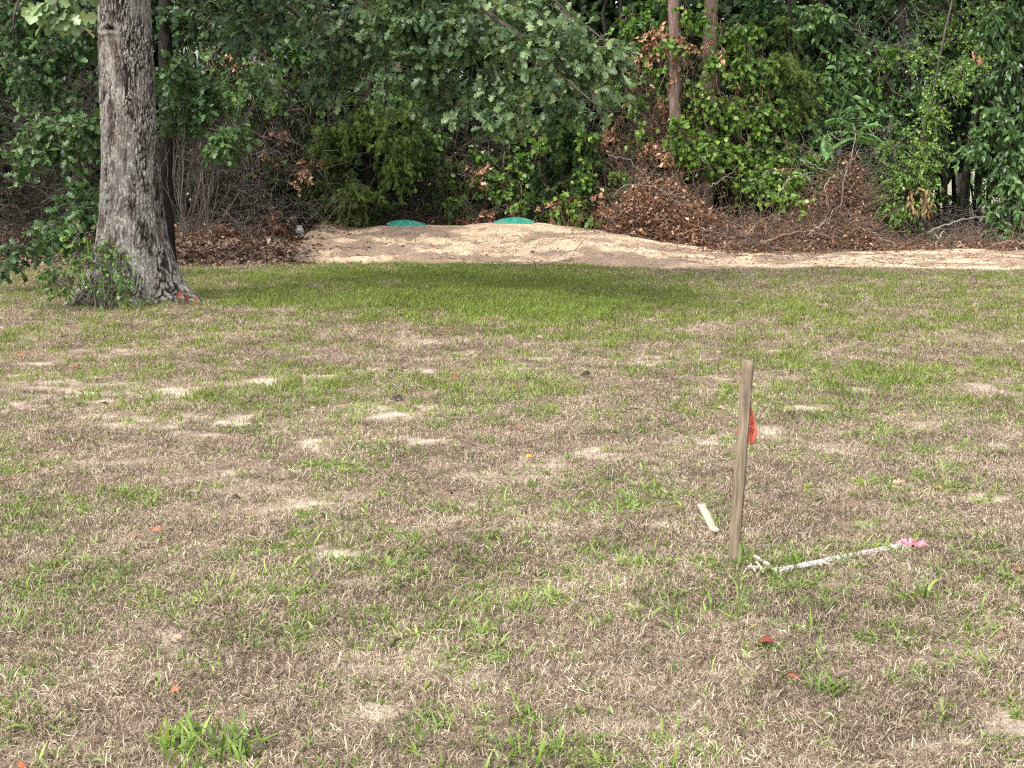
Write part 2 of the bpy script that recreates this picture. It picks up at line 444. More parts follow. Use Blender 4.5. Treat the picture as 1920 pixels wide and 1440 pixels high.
# picture-read patches on the lawn (u, v, ru, rv, strength)
GREEN = [(620, 518, 260, 20, .7), (980, 575, 300, 28, 1.0), (1120, 632, 180, 18, .8), (850, 560, 260, 36, .9), (560, 640, 120, 14, .4), (1300, 590, 200, 34, .6), (900, 520, 260, 20, .9), (500, 560, 160, 26, .6),
         (1650, 600, 320, 50, .2), (1700, 760, 240, 50, .5), (1500, 690, 120, 20, .25), (130, 540, 220, 30, .3), (120, 640, 260, 24, .35), (420, 640, 200, 16, .3),
         (600, 735, 90, 12, .8), (420, 742, 60, 10, .7), (860, 715, 90, 16, .7), (1010, 760, 120, 22, .35), (700, 850, 110, 22, .65), (860, 800, 80, 20, .5),
         (60, 955, 110, 40, .9), (60, 1150, 130, 60, .8), (230, 1110, 90, 40, .6), (500, 1075, 170, 40, .6), (660, 1195, 170, 36, .75), (860, 1180, 90, 30, .6),
         (380, 1385, 110, 28, .95), (60, 1330, 90, 100, .4), (940, 1215, 110, 26, .75), (1560, 1295, 80, 24, .55), (1350, 1310, 60, 30, .5), (1440, 1050, 140, 40, .6),
         (1640, 800, 90, 30, .75), (1850, 1080, 90, 40, .5), (1060, 950, 160, 30, .45), (1240, 1120, 160, 40, .45), (1750, 1180, 120, 40, .45), (1500, 860, 180, 20, .4),
         (820, 1230, 60, 24, .5), (1780, 860, 150, 24, .5), (260, 560, 160, 14, .7), (1750, 515, 220, 7, .5), (1340, 515, 60, 6, .5), (1650, 1390, 200, 30, .4), (30, 870, 60, 20, .5)]
BARE = [(530, 852, 28, 8), (600, 876, 46, 6), (985, 871, 24, 8), (1042, 986, 24, 6), (1570, 852, 75, 16), (1330, 832, 80, 10), (1885, 846, 40, 16), (1335, 735, 50, 7),
        (450, 792, 110, 20), (620, 1030, 80, 16), (1342, 775, 16, 5), (320, 1193, 36, 12), (680, 1082, 50, 8), (1580, 925, 26, 9), (1700, 915, 30, 6), (750, 760, 120, 14),
        (900, 940, 40, 8), (560, 945, 70, 10), (230, 740, 200, 20), (1250, 985, 40, 8), (1520, 770, 60, 8), (1120, 860, 50, 8), (1480, 905, 50, 8), (1850, 940, 70, 10), (1400, 1265, 70, 24),
        (1560, 1215, 60, 12), (1800, 1400, 60, 16), (700, 1330, 60, 14), (1380, 895, 40, 6), (50, 770, 120, 14), (800, 500, 30, 4), (860, 1005, 40, 8), (1300, 1060, 40, 8), (1100, 1090, 60, 8)]
def zone(u, v, lst, k=.85):
    r = np.zeros_like(u)
    for e in lst:
        d = ((u - e[0]) / (e[2] * k)) ** 2 + ((v - e[1]) / (e[3] * k)) ** 2
        r = np.maximum(r, (e[4] if len(e) > 4 else 1.0) * np.exp(-d * .8))
    return r
def green_amount(x, y):
    u, v = project(x, y, np.zeros_like(x))
    g = zone(u, v, GREEN, 1.1) * .95 + .29 - .22 * ss(8, 11, y) + .12 * ss(8, 11, y) * ss(1100, 1500, u)
    n = fbm(x * 2.2, y * 1.8, 4, 55); n2 = fbm(x * 7, y * 6, 3, 66)
    far = ss(9.5, 12, y) * zone(u, v, [(900, 560, 400, 48)], 1.0)
    g = g * (1 - .45 * ss(9.5, 12, y) * (1 - far))
    g = g * (.35 + .5 * far + (1.3 - .6 * far) * ss(.33, .62, n)) * (.45 + .3 * far + (.9 - .3 * far) * ss(.35, .6, n2))
    out = ss(17.9, 18.3, y) * ss(560, 460, u) + ss(1150, 1200, u) * ss(17.3, 17.9, y) * .8
    return np.clip(g * (1 - np.clip(out, 0, 1)), 0, 1)
def bare_amount(x, y):
    u, v = project(x, y, np.zeros_like(x))
    n = fbm(x * 6, y * 5, 3, 77)
    z = zone(u, v, BARE) * ss(.34, .56, n)
    z = np.maximum(z, (.6 - .3 * ss(8, 6, y)) * ss(.6, .74, fbm(x * 3.5, y * 3.3, 4, 88)) * (1 - zone(u, v, GREEN)) * ss(430, 700, v))
    return np.clip(z * 1.55 * (.36 + .75 * ss(.42, .58, fbm(x * 14, y * 12, 3, 78))), 0, 1)
def litter_amount(x, y):
    u, v = project(x, y, np.zeros_like(x))
    e = 18.75 + .5 * (fbm(x * 1.2, y * .5, 3, 91) - .5) 
    a = ss(e, e + .35, y) * ss(-2.4, -3.0, x + .5 * (fbm(x * 2, y * 2, 3, 92) - .5))
    b_ = ss(21.3, 22.6, y)
    return np.clip(np.maximum(a, b_), 0, 1)

xs = np.concatenate([[-4000, -900, -250, -80, -40, -22, -15], np.arange(-11, 11.01, .07), [15, 22, 40, 80, 250, 900, 4000]])
ys = np.concatenate([[-400, -60, -10, 0, 1.5], 2.5 + np.cumsum(np.concatenate([[0], np.linspace(.034, .115, 250)])), [22.5, 24, 26, 29, 33, 40, 60, 120, 400, 1500, 5000]])
gx, gy = np.meshgrid(xs, ys)
gz = ground_h(gx, gy) * (np.abs(gx) < 14) * (gy < 34)
idx = np.arange(gx.size).reshape(gx.shape)
q = np.stack([idx[:-1, :-1], idx[:-1, 1:], idx[1:, 1:], idx[1:, :-1]], -1).reshape(-1, 4)
ground = build('ground', [(np.stack([gx, gy, gz], -1).reshape(-1, 3), q, 0)], [M['soil']], smooth=True)
ground['kind'] = 'structure'
inside = ((np.abs(gx) < 15) & (gy > 2) & (gy < 34))
fattr(ground, 'green', green_amount(gx, np.maximum(gy, 2.5)) * inside); fattr(ground, 'bare', bare_amount(gx, np.maximum(gy, 2.5)) * inside)
fattr(ground, 'litter', litter_amount(gx, np.maximum(gy, 2.5)) * (gy < 35)); fattr(ground, 'beyond', (gy > 35) * 1.0)

MS = .036
mx, my = np.meshgrid(np.arange(-3.7, 9.6, MS), np.arange(17.5, 25.6, MS))
mh, fy, side = mound_h(mx, my)
cov = ss(-.02, .1, my - fy) * side
rel = sand_relief(mx, my)
amp = 2.0 * np.clip(np.interp(mx, MX, MH) * 3.2, .35, 1) * ss(0, .3, my - fy) * (1 - .75 * ss(21.0, 21.9, my))
mz = ground_h(mx, my) + mh + rel * amp * (1 - .4 * ss(22.2, 23, my)) * cov + .012 - .12 * (1 - cov)
def mound_z(x, y):
    i = np.clip(((np.asarray(y) - 17.5) / MS), 0, mx.shape[0] - 1).astype(int); j = np.clip(((np.asarray(x) + 3.7) / MS), 0, mx.shape[1] - 1).astype(int)
    return mz[i, j]
def top_z(x, y):
    g = ground_h(x, y)
    ok = (np.asarray(x) > -3.7) & (np.asarray(x) < 9.55) & (np.asarray(y) > 17.5) & (np.asarray(y) < 25.5)
    return np.where(ok, np.maximum(g, mound_z(x, y)), g)
idx = np.arange(mx.size).reshape(mx.shape)
q = np.stack([idx[:-1, :-1], idx[:-1, 1:], idx[1:, 1:], idx[1:, :-1]], -1).reshape(-1, 4)
mound = build('sand_mound', [(np.stack([mx, my, mz], -1).reshape(-1, 3), q, 0)], [M['sand']], smooth=True)
mound['kind'] = 'structure'
dirt = ss(.5, .58, fbm(mx * 1.3, my * 2.2, 5, 61) + .9 * (-rel)) * .9 + .5 * ss(.52, .6, fbm(mx * 5, my * 7, 3, 64)) + .5 * ss(.1, -.6, mx) * ss(.4, .6, fbm(mx * 2, my * 3, 4, 62))
dirt = np.maximum(dirt, .8 * ss(22.0, 22.6, my) * ss(1.6, 2.4, mx) + .8 * ss(22.9, 23.3, my))
dirt = np.maximum(dirt, .9 * (1 - ss(-3.1, -2.3, mx)) )
fattr(mound, 'dirt', np.clip(dirt, 0, 1))

# ------------------------------------------------------------------ grass (uncountable: instanced blades)
def blades(rng, n, R, L, w, el, bend, S=4, hb=1.0):
    r = R * np.sqrt(rng.rand(n)); th = rng.rand(n) * 2 * pi
    P = np.stack([r * np.cos(th), r * np.sin(th), np.zeros(n)], 1)
    h = rng.rand(n) * 2 * pi; e = radians(el[0]) + rng.rand(n) * radians(el[1] - el[0])
    Ls = rng.uniform(L[0], L[1], n) / S; bd = rng.uniform(bend[0], bend[1], n) / S; hd = rng.normal(0, hb, n) / S
    ws = rng.uniform(w[0], w[1], n) / 2
    V = []; 
    side = np.stack([-np.sin(h), np.cos(h), np.zeros(n)], 1)
    tw = rng.normal(0, .5, n)[:, None]
    for k in range(S + 1):
        f = [1, 1, .85, .55, 0][int(k * 4 / S)]
        s = side + np.array([0, 0, 1]) * tw
        V.append(P - s * (ws * f)[:, None]); V.append(P + s * (ws * f)[:, None])
        d = np.stack([np.cos(e) * np.cos(h), np.cos(e) * np.sin(h), np.sin(e)], 1)
        P = P + d * Ls[:, None]; P[:, 2] = np.maximum(P[:, 2], .002)
        e = e - bd; h = h + hd; side = np.stack([-np.sin(h), np.cos(h), np.zeros(n)], 1)
    V = np.stack(V, 1)
    Fc = []
    for k in range(S):
        a = 2 * k
        if k < S - 1: Fc += [(a, a + 1, a + 3), (a, a + 3, a + 2)]
        else: Fc.append((a, a + 1, a + 2))
    Fc = np.array(Fc); m_ = V.shape[1]
    Fc = (Fc[None] + (np.arange(n) * m_)[:, None, None]).reshape(-1, 3)
    tv = np.clip(np.repeat(rng.rand(n), m_) * .95 - .14 + .26 * np.tile(np.repeat(np.arange(S + 1) / S, 2), n), 0, 1)
    return V.reshape(-1, 3), Fc, 0, tv
lib = bpy.data.collections.new('grass_sources')
def clump(name, seed, mat, **k):
    rng = np.random.RandomState(seed)
    o = build(name, [blades(rng, **k)], [mat]); COL.objects.unlink(o); lib.objects.link(o)
def scatter(name, coll, P, ids, scl, tilt, kind_label, seed):
    me = bpy.data.meshes.new(name); me.vertices.add(len(P)); me.vertices.foreach_set('co', P.astype(np.float32).ravel())
    a = me.attributes.new('pick', 'INT', 'POINT'); a.data.foreach_set('value', ids.astype(np.int32))
    a = me.attributes.new('size', 'FLOAT', 'POINT'); a.data.foreach_set('value', scl.astype(np.float32))
    rng = np.random.RandomState(seed)
    rot = np.stack([rng.normal(0, tilt, len(P)), rng.normal(0, tilt, len(P)), rng.rand(len(P)) * 2 * pi], 1)
    a = me.attributes.new('turn', 'FLOAT_VECTOR', 'POINT'); a.data.foreach_set('vector', rot.astype(np.float32).ravel())
    o = bpy.data.objects.new(name, me); COL.objects.link(o)
    ng = bpy.data.node_groups.new(name, 'GeometryNodeTree')
    ng.interface.new_socket('Geometry', in_out='INPUT', socket_type='NodeSocketGeometry')
    ng.interface.new_socket('Geometry', in_out='OUTPUT', socket_type='NodeSocketGeometry')
    gi = ng.nodes.new('NodeGroupInput'); go = ng.nodes.new('NodeGroupOutput')
    iop = ng.nodes.new('GeometryNodeInstanceOnPoints'); ci = ng.nodes.new('GeometryNodeCollectionInfo')
    ci.inputs['Collection'].default_value = coll; ci.inputs['Separate Children'].default_value = True; ci.inputs['Reset Children'].default_value = True
    def na(nm, t):
        n = ng.nodes.new('GeometryNodeInputNamedAttribute'); n.data_type = t; n.inputs['Name'].default_value = nm; return n.outputs['Attribute']
    ng.links.new(gi.outputs[0], iop.inputs['Points']); ng.links.new(ci.outputs[0], iop.inputs['Instance'])
    iop.inputs['Pick Instance'].default_value = True
    ng.links.new(na('pick', 'INT'), iop.inputs['Instance Index'])
    ng.links.new(na('turn', 'FLOAT_VECTOR'), iop.inputs['Rotation']); ng.links.new(na('size', 'FLOAT'), iop.inputs['Scale'])
    ng.links.new(iop.outputs[0], go.inputs[0])
    md = o.modifiers.new('scatter', 'NODES'); md.node_group = ng
    o['kind'] = 'stuff'; tag(o, kind_label[0], kind_label[1])
    return o
dead_c = bpy.data.collections.new('dead_sources'); green_c = bpy.data.collections.new('green_sources'); lawn_c = bpy.data.collections.new('lawn_sources')
for i in range(7):
    lib = dead_c; clump('dead_blades_%d' % i, 100 + i, M['dead_grass'], n=36, R=.075, L=(.012, .040), w=(.0014, .0028), el=(5, 75), bend=(.2, 2.0), hb=.8)
for i in range(3):
    lib = dead_c; clump('dead_blades_%d' % (7 + i), 150 + i, M['dead_grass'], n=24, R=.05, L=(.015, .048), w=(.0013, .0026), el=(40, 90), bend=(.1, 1.5), hb=.6)
for i in range(7):
    lib = green_c; clump('green_blades_%d' % i, 200 + i, M['green_grass'], n=7 + 2 * (i % 3), R=.02 + .008 * (i % 3), L=(.025, .06 + .012 * (i % 3)), w=(.004, .007 + .002 * (i % 2)), el=(25, 80), bend=(.3, 1.7), hb=.4)
for i in range(5):
    lib = lawn_c; clump('lawn_blades_%d' % i, 300 + i, M['lawn_grass'], n=20, R=.07, L=(.03, .075), w=(.003, .0055), el=(40, 88), bend=(.2, 1.4), hb=.4)
rng = np.random.RandomState(11)
def lawn_points(rng, dens_fn, y0, y1):
    ymax = dens_fn(np.array([y0, (y0 + y1) / 2, y1])).max()
    n = int(ymax * (y1 - y0) * (2 * (.36 * y1 + .9)))
    y = rng.uniform(y0, y1, n); x = rng.uniform(-1, 1, n) * (.36 * y1 + .9)
    k = (np.abs(x) < .36 * y + .9) & (rng.rand(n) * ymax < dens_fn(y))
    return x[k], y[k]
def gather(bands):
    X = []; Y = []
    for d, y0, y1 in bands:
        x, y = lawn_points(rng, lambda q, d=d: np.full_like(q, d, dtype=float), y0, y1); X.append(x); Y.append(y)
    return np.concatenate(X), np.concatenate(Y)
def no_go(x, y):
    fy_ = np.interp(x, MX, FY)
    sand = (y > fy_ - .05 + .8 * (fbm(x * 2.5, y * 3, 3, 5) - .5)) & (x > -3.1)
    return sand | (y > 19.3)
def in_trunk(x, y): return np.hypot(x - OAKX, y - OAKY) < .5
x, y = gather([(1500, 2.9, 6), (1050, 6, 9), (650, 9, 13), (430, 13, 19.3)])
ba = bare_amount(x, y); ga = green_amount(x, y)
keep = (rng.rand(len(x)) > ba * .93) & (rng.rand(len(x)) > ga * .75 * (y > 9)) & ~no_go(x, y) & ~in_trunk(x, y) & (rng.rand(len(x)) < .45 + .55 * ss(.3, .5, fbm(x * 5, y * 5, 3, 14)))
x, y = x[keep], y[keep]
up_ = rng.rand(len(x)) < .22
scatter('dead_grass', dead_c, np.stack([x, y, ground_h(x, y) - .002], 1), np.where(up_, rng.randint(7, 10, len(x)), rng.randint(0, 7, len(x))),
        rng.uniform(.6, 1.15, len(x)) * (1 + .25 * ss(9, 16, y)), .12, ('dry curled dead grass covering the lawn', 'grass'), 1)
x, y = gather([(760, 2.9, 7), (520, 7, 11)])
ga = green_amount(x, y) * (1 - .8 * bare_amount(x, y))
keep = (rng.rand(len(x)) < ga * (1.25 - .35 * ss(6, 8, y)) * (.55 + .45 * ss(.3, .6, ga)) + .015) & ~in_trunk(x, y)
x, y = x[keep], y[keep]
scatter('green_grass', green_c, np.stack([x, y, ground_h(x, y) - .002], 1), rng.randint(0, 7, len(x)), rng.uniform(.35, .95, len(x)) ** 1.1, .15,
        ('sparse bright green grass tufts growing through the dead lawn', 'grass'), 2)
x, y = gather([(400, 8, 13), (430, 13, 19.3)])
ga = green_amount(x, y)
keep = (rng.rand(len(x)) < ga * (.5 + .4 * ss(11, 13, y)) * ss(7.5, 10.5, y) + .02) & ~no_go(x, y) & ~in_trunk(x, y)
x, y = x[keep], y[keep]
scatter('lawn_grass', lawn_c, np.stack([x, y, ground_h(x, y) - .002], 1), rng.randint(0, 5, len(x)), rng.uniform(.7, 1.3, len(x)), .12,
        ('short green lawn grass in a band before the sand mound', 'grass'), 3)

# ------------------------------------------------------------------ the big oak
def worley(a, b_, seed):
    """a, b_ periodic-free lattice coordinates -> distance to first and second point"""
    ai = np.floor(a).astype(int); bi = np.floor(b_).astype(int)
    d1 = np.full(a.shape, 9.); d2 = np.full(a.shape, 9.); cell = np.zeros(a.shape)
    T1 = np.random.RandomState(seed).rand(256, 256, 3)
    for i in (-1, 0, 1):
        for j in (-1, 0, 1):
            r = T1[(ai + i) % 256, (bi + j) % 256]
            d = np.hypot(ai + i + r[..., 0] - a, bi + j + r[..., 1] - b_)
            n1 = d < d1
            d2 = np.where(n1, d1, np.minimum(d2, d)); cell = np.where(n1, r[..., 2], cell); d1 = np.where(n1, d, d1)
    return d1, d2, cell
oak = thing('oak_tree', 'big grey barked oak with flared base standing on the lawn at left', 'tree', (OAKX, OAKY, 0))
zz = np.concatenate([np.linspace(-.12, 3.4, 400), np.linspace(3.5, 8.0, 40)])
th = np.linspace(0, 2 * pi, 250, endpoint=False)
TH, ZZ = np.meshgrid(th, zz)
vt = HOR + (CAM_H - ZZ) * F_PX / OAKY
rad = np.interp(ZZ, [-.15, .0, .1, .2, .36, .61, .866, 1.37, 2.0, 2.9, 4, 8], [.60, .56, .50, .46, .40, .328, .289, .257, .238, .228, .215, .12])
cxz = np.interp(ZZ, [0, .36, .866, 1.37, 2.9, 8], [OAKX, OAKX + .03, OAKX + .035, OAKX + .037, OAKX + .04, OAKX - .05])
lob = (.30 * np.exp(-((np.angle(np.exp(1j * (TH + .25)))) / .34) ** 2) + .13 * np.exp(-((np.angle(np.exp(1j * (TH - 3.5)))) / .4) ** 2)
       + .10 * np.exp(-((np.angle(np.exp(1j * (TH + 1.45)))) / .3) ** 2) + .09 * np.exp(-((np.angle(np.exp(1j * (TH + 2.4)))) / .25) ** 2) + .1 * np.exp(-((np.angle(np.exp(1j * (TH - 1.5)))) / .4) ** 2))
rad = rad + lob * np.exp(-np.maximum(ZZ, 0) / .17) * 1.15 - .05 * np.exp(-np.maximum(ZZ, 0) / .25)
wx = TH / (2 * pi) * 58 + 2.2 * fbm(TH * 4, ZZ * 4, 3, 7); wy = ZZ * 10.5 + 3.0 * fbm(TH * 9, ZZ * 6, 3, 8)
d1, d2, cell = worley(wx, wy, 4)
edge = d2 - d1
d1b, d2b, cellb = worley(wx * 2.1 + 9, wy * 1.7, 6)
crk = 1.15 * (1 - ss(.08, .42, edge)) * (.5 + .5 * ss(.35, .55, fbm(TH * 3, ZZ * 4, 3, 70)))
crk = np.maximum(crk, .65 * (1 - ss(.03, .16, d2b - d1b)))
smooth_zone = ss(.45, .62, fbm(TH * 1.2, ZZ * 1.3, 3, 12)) * .3
crk = crk * (1 - smooth_zone)
dk = ss(.6, .66, fbm(TH * 2.3 + 2, ZZ * 3.1, 4, 17))
crk = np.clip(crk * .92 + .4 * dk * (cell > .4), 0, 1)
disp = .013 * (1 - crk) + .007 * cell + .03 * (fbm(TH * 1.5, ZZ * 1.2, 3, 3) - .5)
# branch scar near the top of the frame, left of the middle
zs = CAM_H - (65 - HOR) * 14.0 / F_PX; ths = -1.95
dd = np.hypot((np.angle(np.exp(1j * (TH - ths)))) / .3, (ZZ - zs - .02 * np.cos((TH - ths) * 5)) / .028)
disp = disp + .02 * np.exp(-(dd - 1.5) ** 2 * 2) - .05 * np.exp(-dd ** 2 * 4); crk = np.clip(crk + .95 * np.exp(-((dd - .2) ** 2) * 5), 0, 1)
rr = rad + disp
V = np.stack([cxz + rr * np.cos(TH), OAKY + rr * np.sin(TH), ZZ], -1)
idx = np.arange(TH.size).reshape(TH.shape)
q = np.stack([idx[:-1], np.roll(idx[:-1], -1, 1), np.roll(idx[1:], -1, 1), idx[1:]], -1).reshape(-1, 4)
tr = build('trunk', [(V.reshape(-1, 3), q, 0)], [M['oak_bark']], smooth=True); fattr(tr, 'crack', crk); under(oak, tr)
# surface root running to the right
r0 = gnd(352, 556); r1 = gnd(372, 562); r2 = gnd(408, 572)
V, q = limb([(OAKX + .3, OAKY - .1, .1), (r0[0] - .08, r0[1] + .05, .06), (r1[0], r1[1], .03), (r2[0], r2[1], -.02)], .09, .02, 20, 10, .006, 3)
o = build('root', [(V, q, 0)], [M['oak_bark']], smooth=True); fattr(o, 'crack', (np.random.RandomState(2).rand(len(V)) > .7) * .7); under(oak, o)
rng = np.random.RandomState(21)
topz = 4.6
# boughs that sweep out of the crown to the right, over the clearing (control points in picture columns / depth)
bough_px = [[(232, -250, 14.2), (420, -150, 14.4), (640, -20, 14.6), (760, 60, 14.6), (850, 130, 14.4)],
            [(232, -300, 14.2), (560, -200, 14.0), (840, -40, 13.8), (1020, 110, 13.6), (1125, 205, 13.4)],
            [(232, -320, 14.2), (640, -210, 14.2), (960, -60, 14.2), (1110, 60, 14.2), (1180, 115, 14.2)],
            [(232, -240, 14.2), (380, -140, 15.0), (520, -10, 15.6), (610, 90, 15.9), (650, 130, 15.9)],
            [(232, -280, 14.2), (600, -160, 14.8), (860, -40, 15.0), (960, 60, 15.0), (985, 150, 15.0)],
            [(232, -230, 14.2), (330, -120, 15.3), (400, -10, 16.0), (440, 60, 16.3)],
            [(232, -230, 14.2), (120, -130, 12.0), (90, -60, 9.6), (105, 10, 8.6)],
            [(232, -250, 14.2), (120, -140, 14.6), (40, -20, 15.0), (20, 60, 15.0)]]
for i, c in enumerate(bough_px):
    V, q = limb([at(*p) for p in c], .07 if i != 6 else .035, .006, 30, 8, .012, i)
    under(oak, build('branch', [(V, q, 0)], [M['twig']], smooth=True))
vis = [tuple(list(e[:6]) + [int(e[6] * .68)] + list(e[7:])) for e in [(520, 20, 15.3, 130, 70, .9, 130, -.2), (420, 60, 16.0, 80, 50, .6, 50, -.25), (640, 60, 15.5, 110, 80, .8, 150, -.12), (760, 40, 14.6, 100, 90, .8, 160, 0),
       (760, 130, 14.6, 90, 60, .6, 90, -.05), (880, 70, 14.4, 100, 90, .8, 170, .05), (930, 170, 14.4, 70, 50, .5, 60, .0), (1010, 60, 13.9, 100, 80, .7, 150, .12),
       (1060, 130, 13.6, 75, 50, .5, 70, .12), (1110, 90, 13.9, 70, 55, .5, 65, .15), (1110, 190, 13.4, 22, 18, .2, 9, .15), (640, 130, 15.8, 90, 45, .5, 60, -.1),
       (860, -40, 14.6, 250, 60, 1.0, 120, .1), (820, 190, 14.6, 60, 30, .4, 28, -.05), (1000, 175, 13.9, 50, 40, .4, 24, .08), (1150, 120, 13.7, 34, 26, .3, 26, .12)]]
near = [(108, 15, 8.6, 22, 22, .12, 9, .25), (150, -35, 9.0, 50, 24, .2, 12, .1)]
under(oak, build('crown', foliage(rng, vis, OAK, .107, 8, .36, .3, twr=.0035) + foliage(rng, near, OAK, .14, 5, .16, .4), [M['oak_pale'], M['twig']]), 'stuff')
upper = []
for k in range(38):
    a = rng.uniform(0, 2 * pi); r = 4.1 * math.sqrt(rng.rand())
    xx, yy, z_ = OAKX + .8 + r * math.cos(a) * 1.1, OAKY + r * math.sin(a), rng.uniform(4.4, 8.5)
    if yy < 8.5: continue
    if z_ < CAM_H + yy * .125 + .7: z_ = CAM_H + yy * .125 + .9
    u_, v_ = project(xx, yy, z_); k_ = yy / F_PX
    upper.append((float(u_), float(v_), yy, .9 / k_, .5 / k_, .9, 34, 0))
def foliage_w(rng, blobs, *a, **k): return foliage(rng, blobs, *a, **k)
under(oak, build('upper_crown', foliage(rng, upper, QUADL, .2, 7, .6, .2), [M['oak_leaf'], M['twig']]), 'stuff')

# ------------------------------------------------------------------ woodland edge
def tree(name, label, cat, base, trunk_pts, r0, r1, blobs, tmpl, size, lm, bark, seed, per=7, tlen=.4, droop=.3, branches=(), up=.9, flop=.6, twm='twig', extra=None, twr=.003):
    g = thing(name, label, cat, (base[0], base[1], float(top_z(base[0], base[1]))))
    if trunk_pts is not None:
        V, q = limb(trunk_pts, r0, r1, 40, 12, .008, seed)
        under(g, build('trunk', [(V, q, 0)], [bark], smooth=True))
    for i, (pts, a, b_) in enumerate(branches):
        V, q = limb(pts, a, b_, 18, 7, .012, seed + i); under(g, build('branch', [(V, q, 0)], [bark], smooth=True))
    rng = np.random.RandomState(seed)
    pr = foliage(rng, blobs, tmpl, size, per, tlen, droop, up, flop=flop, twr=twr)
    if extra: pr = pr + extra
    under(g, build('crown', pr, [M[lm], M[twm]]), 'stuff')
    return g
def col_pts(u0, Y, u1=None, ztop=8.0, z0=-.1):
    u1 = u0 if u1 is None else u1
    a = at(u0, 400, Y); b_ = at(u1, 0, Y)
    return [(a[0], Y, z0), (a[0], Y, .6), ((a[0] + b_[0]) / 2, Y, 2.2), (b_[0], Y, 3.9), (b_[0] + .1, Y, ztop)]

# left: dark trunk behind the oak with its leaves
b = at(312, 440, 19.5)
tree('oak_tree', 'slim dark trunked oak right behind the big grey oak, vines hanging beside it', 'tree', b, col_pts(313, 19.5), .1, .07,
     [(350, 130, 18.6, 70, 60, .5, 60, .05), (410, 250, 18.4, 55, 35, .4, 50, .12), (330, 210, 18.8, 50, 60, .5, 50, -.05), (380, 190, 18.6, 60, 40, .4, 46, .05), (470, 60, 19.5, 110, 70, .8, 80, -.15), (330, 40, 19.5, 80, 60, .6, 60, -.15), (450, 130, 19, 60, 40, .5, 26, 0), (400, -120, 19.5, 200, 80, 1.5, 100, -.1)],
     OAK, .11, 'oak_leaf', M['dark_bark'], 31, branches=[([at(313, 120, 19.5), at(360, 160, 19.0), at(430, 240, 18.5)], .02, .005), ([at(313, 60, 19.5), at(390, 80, 19.2), at(470, 110, 19)], .02, .005)])
b = at(-90, 440, 17.5)
tree('oak_tree', 'leafy oak at the left picture edge with boughs hanging down to the leaf litter', 'tree', b, col_pts(-90, 17.5), .16, .1,
     [(90, 260, 16.6, 70, 45, .4, 70, .14), (150, 235, 16.4, 40, 35, .3, 34, .08), (60, 290, 16.6, 35, 25, .3, 22, .15), (60, 130, 17.5, 110, 80, .8, 110, -.15), (150, 60, 18, 90, 70, .8, 90, -.18), (20, 30, 17.5, 100, 60, .8, 80, -.15),
      (150, 400, 16.0, 45, 30, .3, 50, -.1), (100, 435, 15.8, 50, 25, .3, 40, -.08), (45, 470, 15.6, 35, 18, .25, 22, -.05), (170, 370, 16.2, 30, 25, .3, 26, -.12), (0, -130, 17.5, 200, 80, 1.5, 100, -.1)],
     OAK, .11, 'oak_leaf', M['dark_bark'], 32, branches=[([at(-90, 120, 17.5), at(-20, 200, 17), at(60, 250, 16.7), at(120, 280, 16.5)], .03, .006), ([at(-90, 250, 17.5), at(0, 330, 16.8), at(110, 370, 16.2), at(170, 400, 16)], .025, .006)])
# cedars
def cedar(label, u, Y, blobs, seed, lm='cedar_leaf', r=.1, ztop=6.0, back=0.0):
    Y += back; blobs = [(e[0], e[1], e[2] + back) + tuple(e[3:]) for e in blobs]
    b = at(u, 420, Y)
    tree('cedar_tree', label, 'tree', b, col_pts(u, Y, ztop=ztop), r, .03, blobs, SPRIG, .105, lm, M['dark_bark'], seed, per=23, tlen=.5, droop=.75, up=.4, flop=.8, twm='twig_dark', twr=.0025,
         branches=[([at(u, 300 - 40 * i, Y), at(u + s * 60, 290 - 40 * i, Y - .4), at(u + s * 130, 320 - 40 * i, Y - .7)], .022, .005) for i, s in enumerate((1, -1, 1, -1))])
cedar('olive green cedar with drooping feathery boughs behind the sand mound, left of the lids', 690, 21.9,
      [(700, 200, 21.6, 90, 40, .5, 90, .18), (640, 240, 21.4, 80, 40, .5, 80, .1), (730, 270, 21.3, 60, 60, .5, 90, .1), (590, 290, 21.4, 60, 45, .4, 60, 0), (670, 350, 21.0, 50, 18, .3, 46, .18), (620, 330, 21.3, 60, 25, .4, 40, .0),
       (760, 220, 21.7, 60, 50, .5, 70, .05), (550, 320, 21.6, 40, 30, .4, 30, -.1), (700, 390, 21.6, 70, 22, .4, 34, -.15), (800, 300, 21.9, 40, 50, .4, 36, -.1), (660, 110, 22.3, 120, 70, .8, 90, -.15), (680, -60, 22.3, 90, 100, .8, 60, -.1)], 41, back=.9)
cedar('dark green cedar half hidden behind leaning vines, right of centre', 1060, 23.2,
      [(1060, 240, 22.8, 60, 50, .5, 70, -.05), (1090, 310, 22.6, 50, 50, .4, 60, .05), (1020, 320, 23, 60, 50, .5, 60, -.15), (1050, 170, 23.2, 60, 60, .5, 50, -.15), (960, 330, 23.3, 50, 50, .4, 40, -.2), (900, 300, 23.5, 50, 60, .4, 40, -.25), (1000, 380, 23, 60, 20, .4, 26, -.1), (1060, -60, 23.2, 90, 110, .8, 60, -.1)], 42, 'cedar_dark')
cedar('young bright tipped cedar poking out of the broad leaved bank, right of the bare trunks', 1480, 23.4,
      [(1485, 110, 23.0, 42, 40, .4, 60, .15), (1500, 170, 23, 50, 40, .4, 50, .05), (1450, 180, 23.2, 40, 40, .4, 36, 0), (1480, 40, 23.4, 30, 40, .4, 24, 0)], 43, 'cedar_leaf', .03)
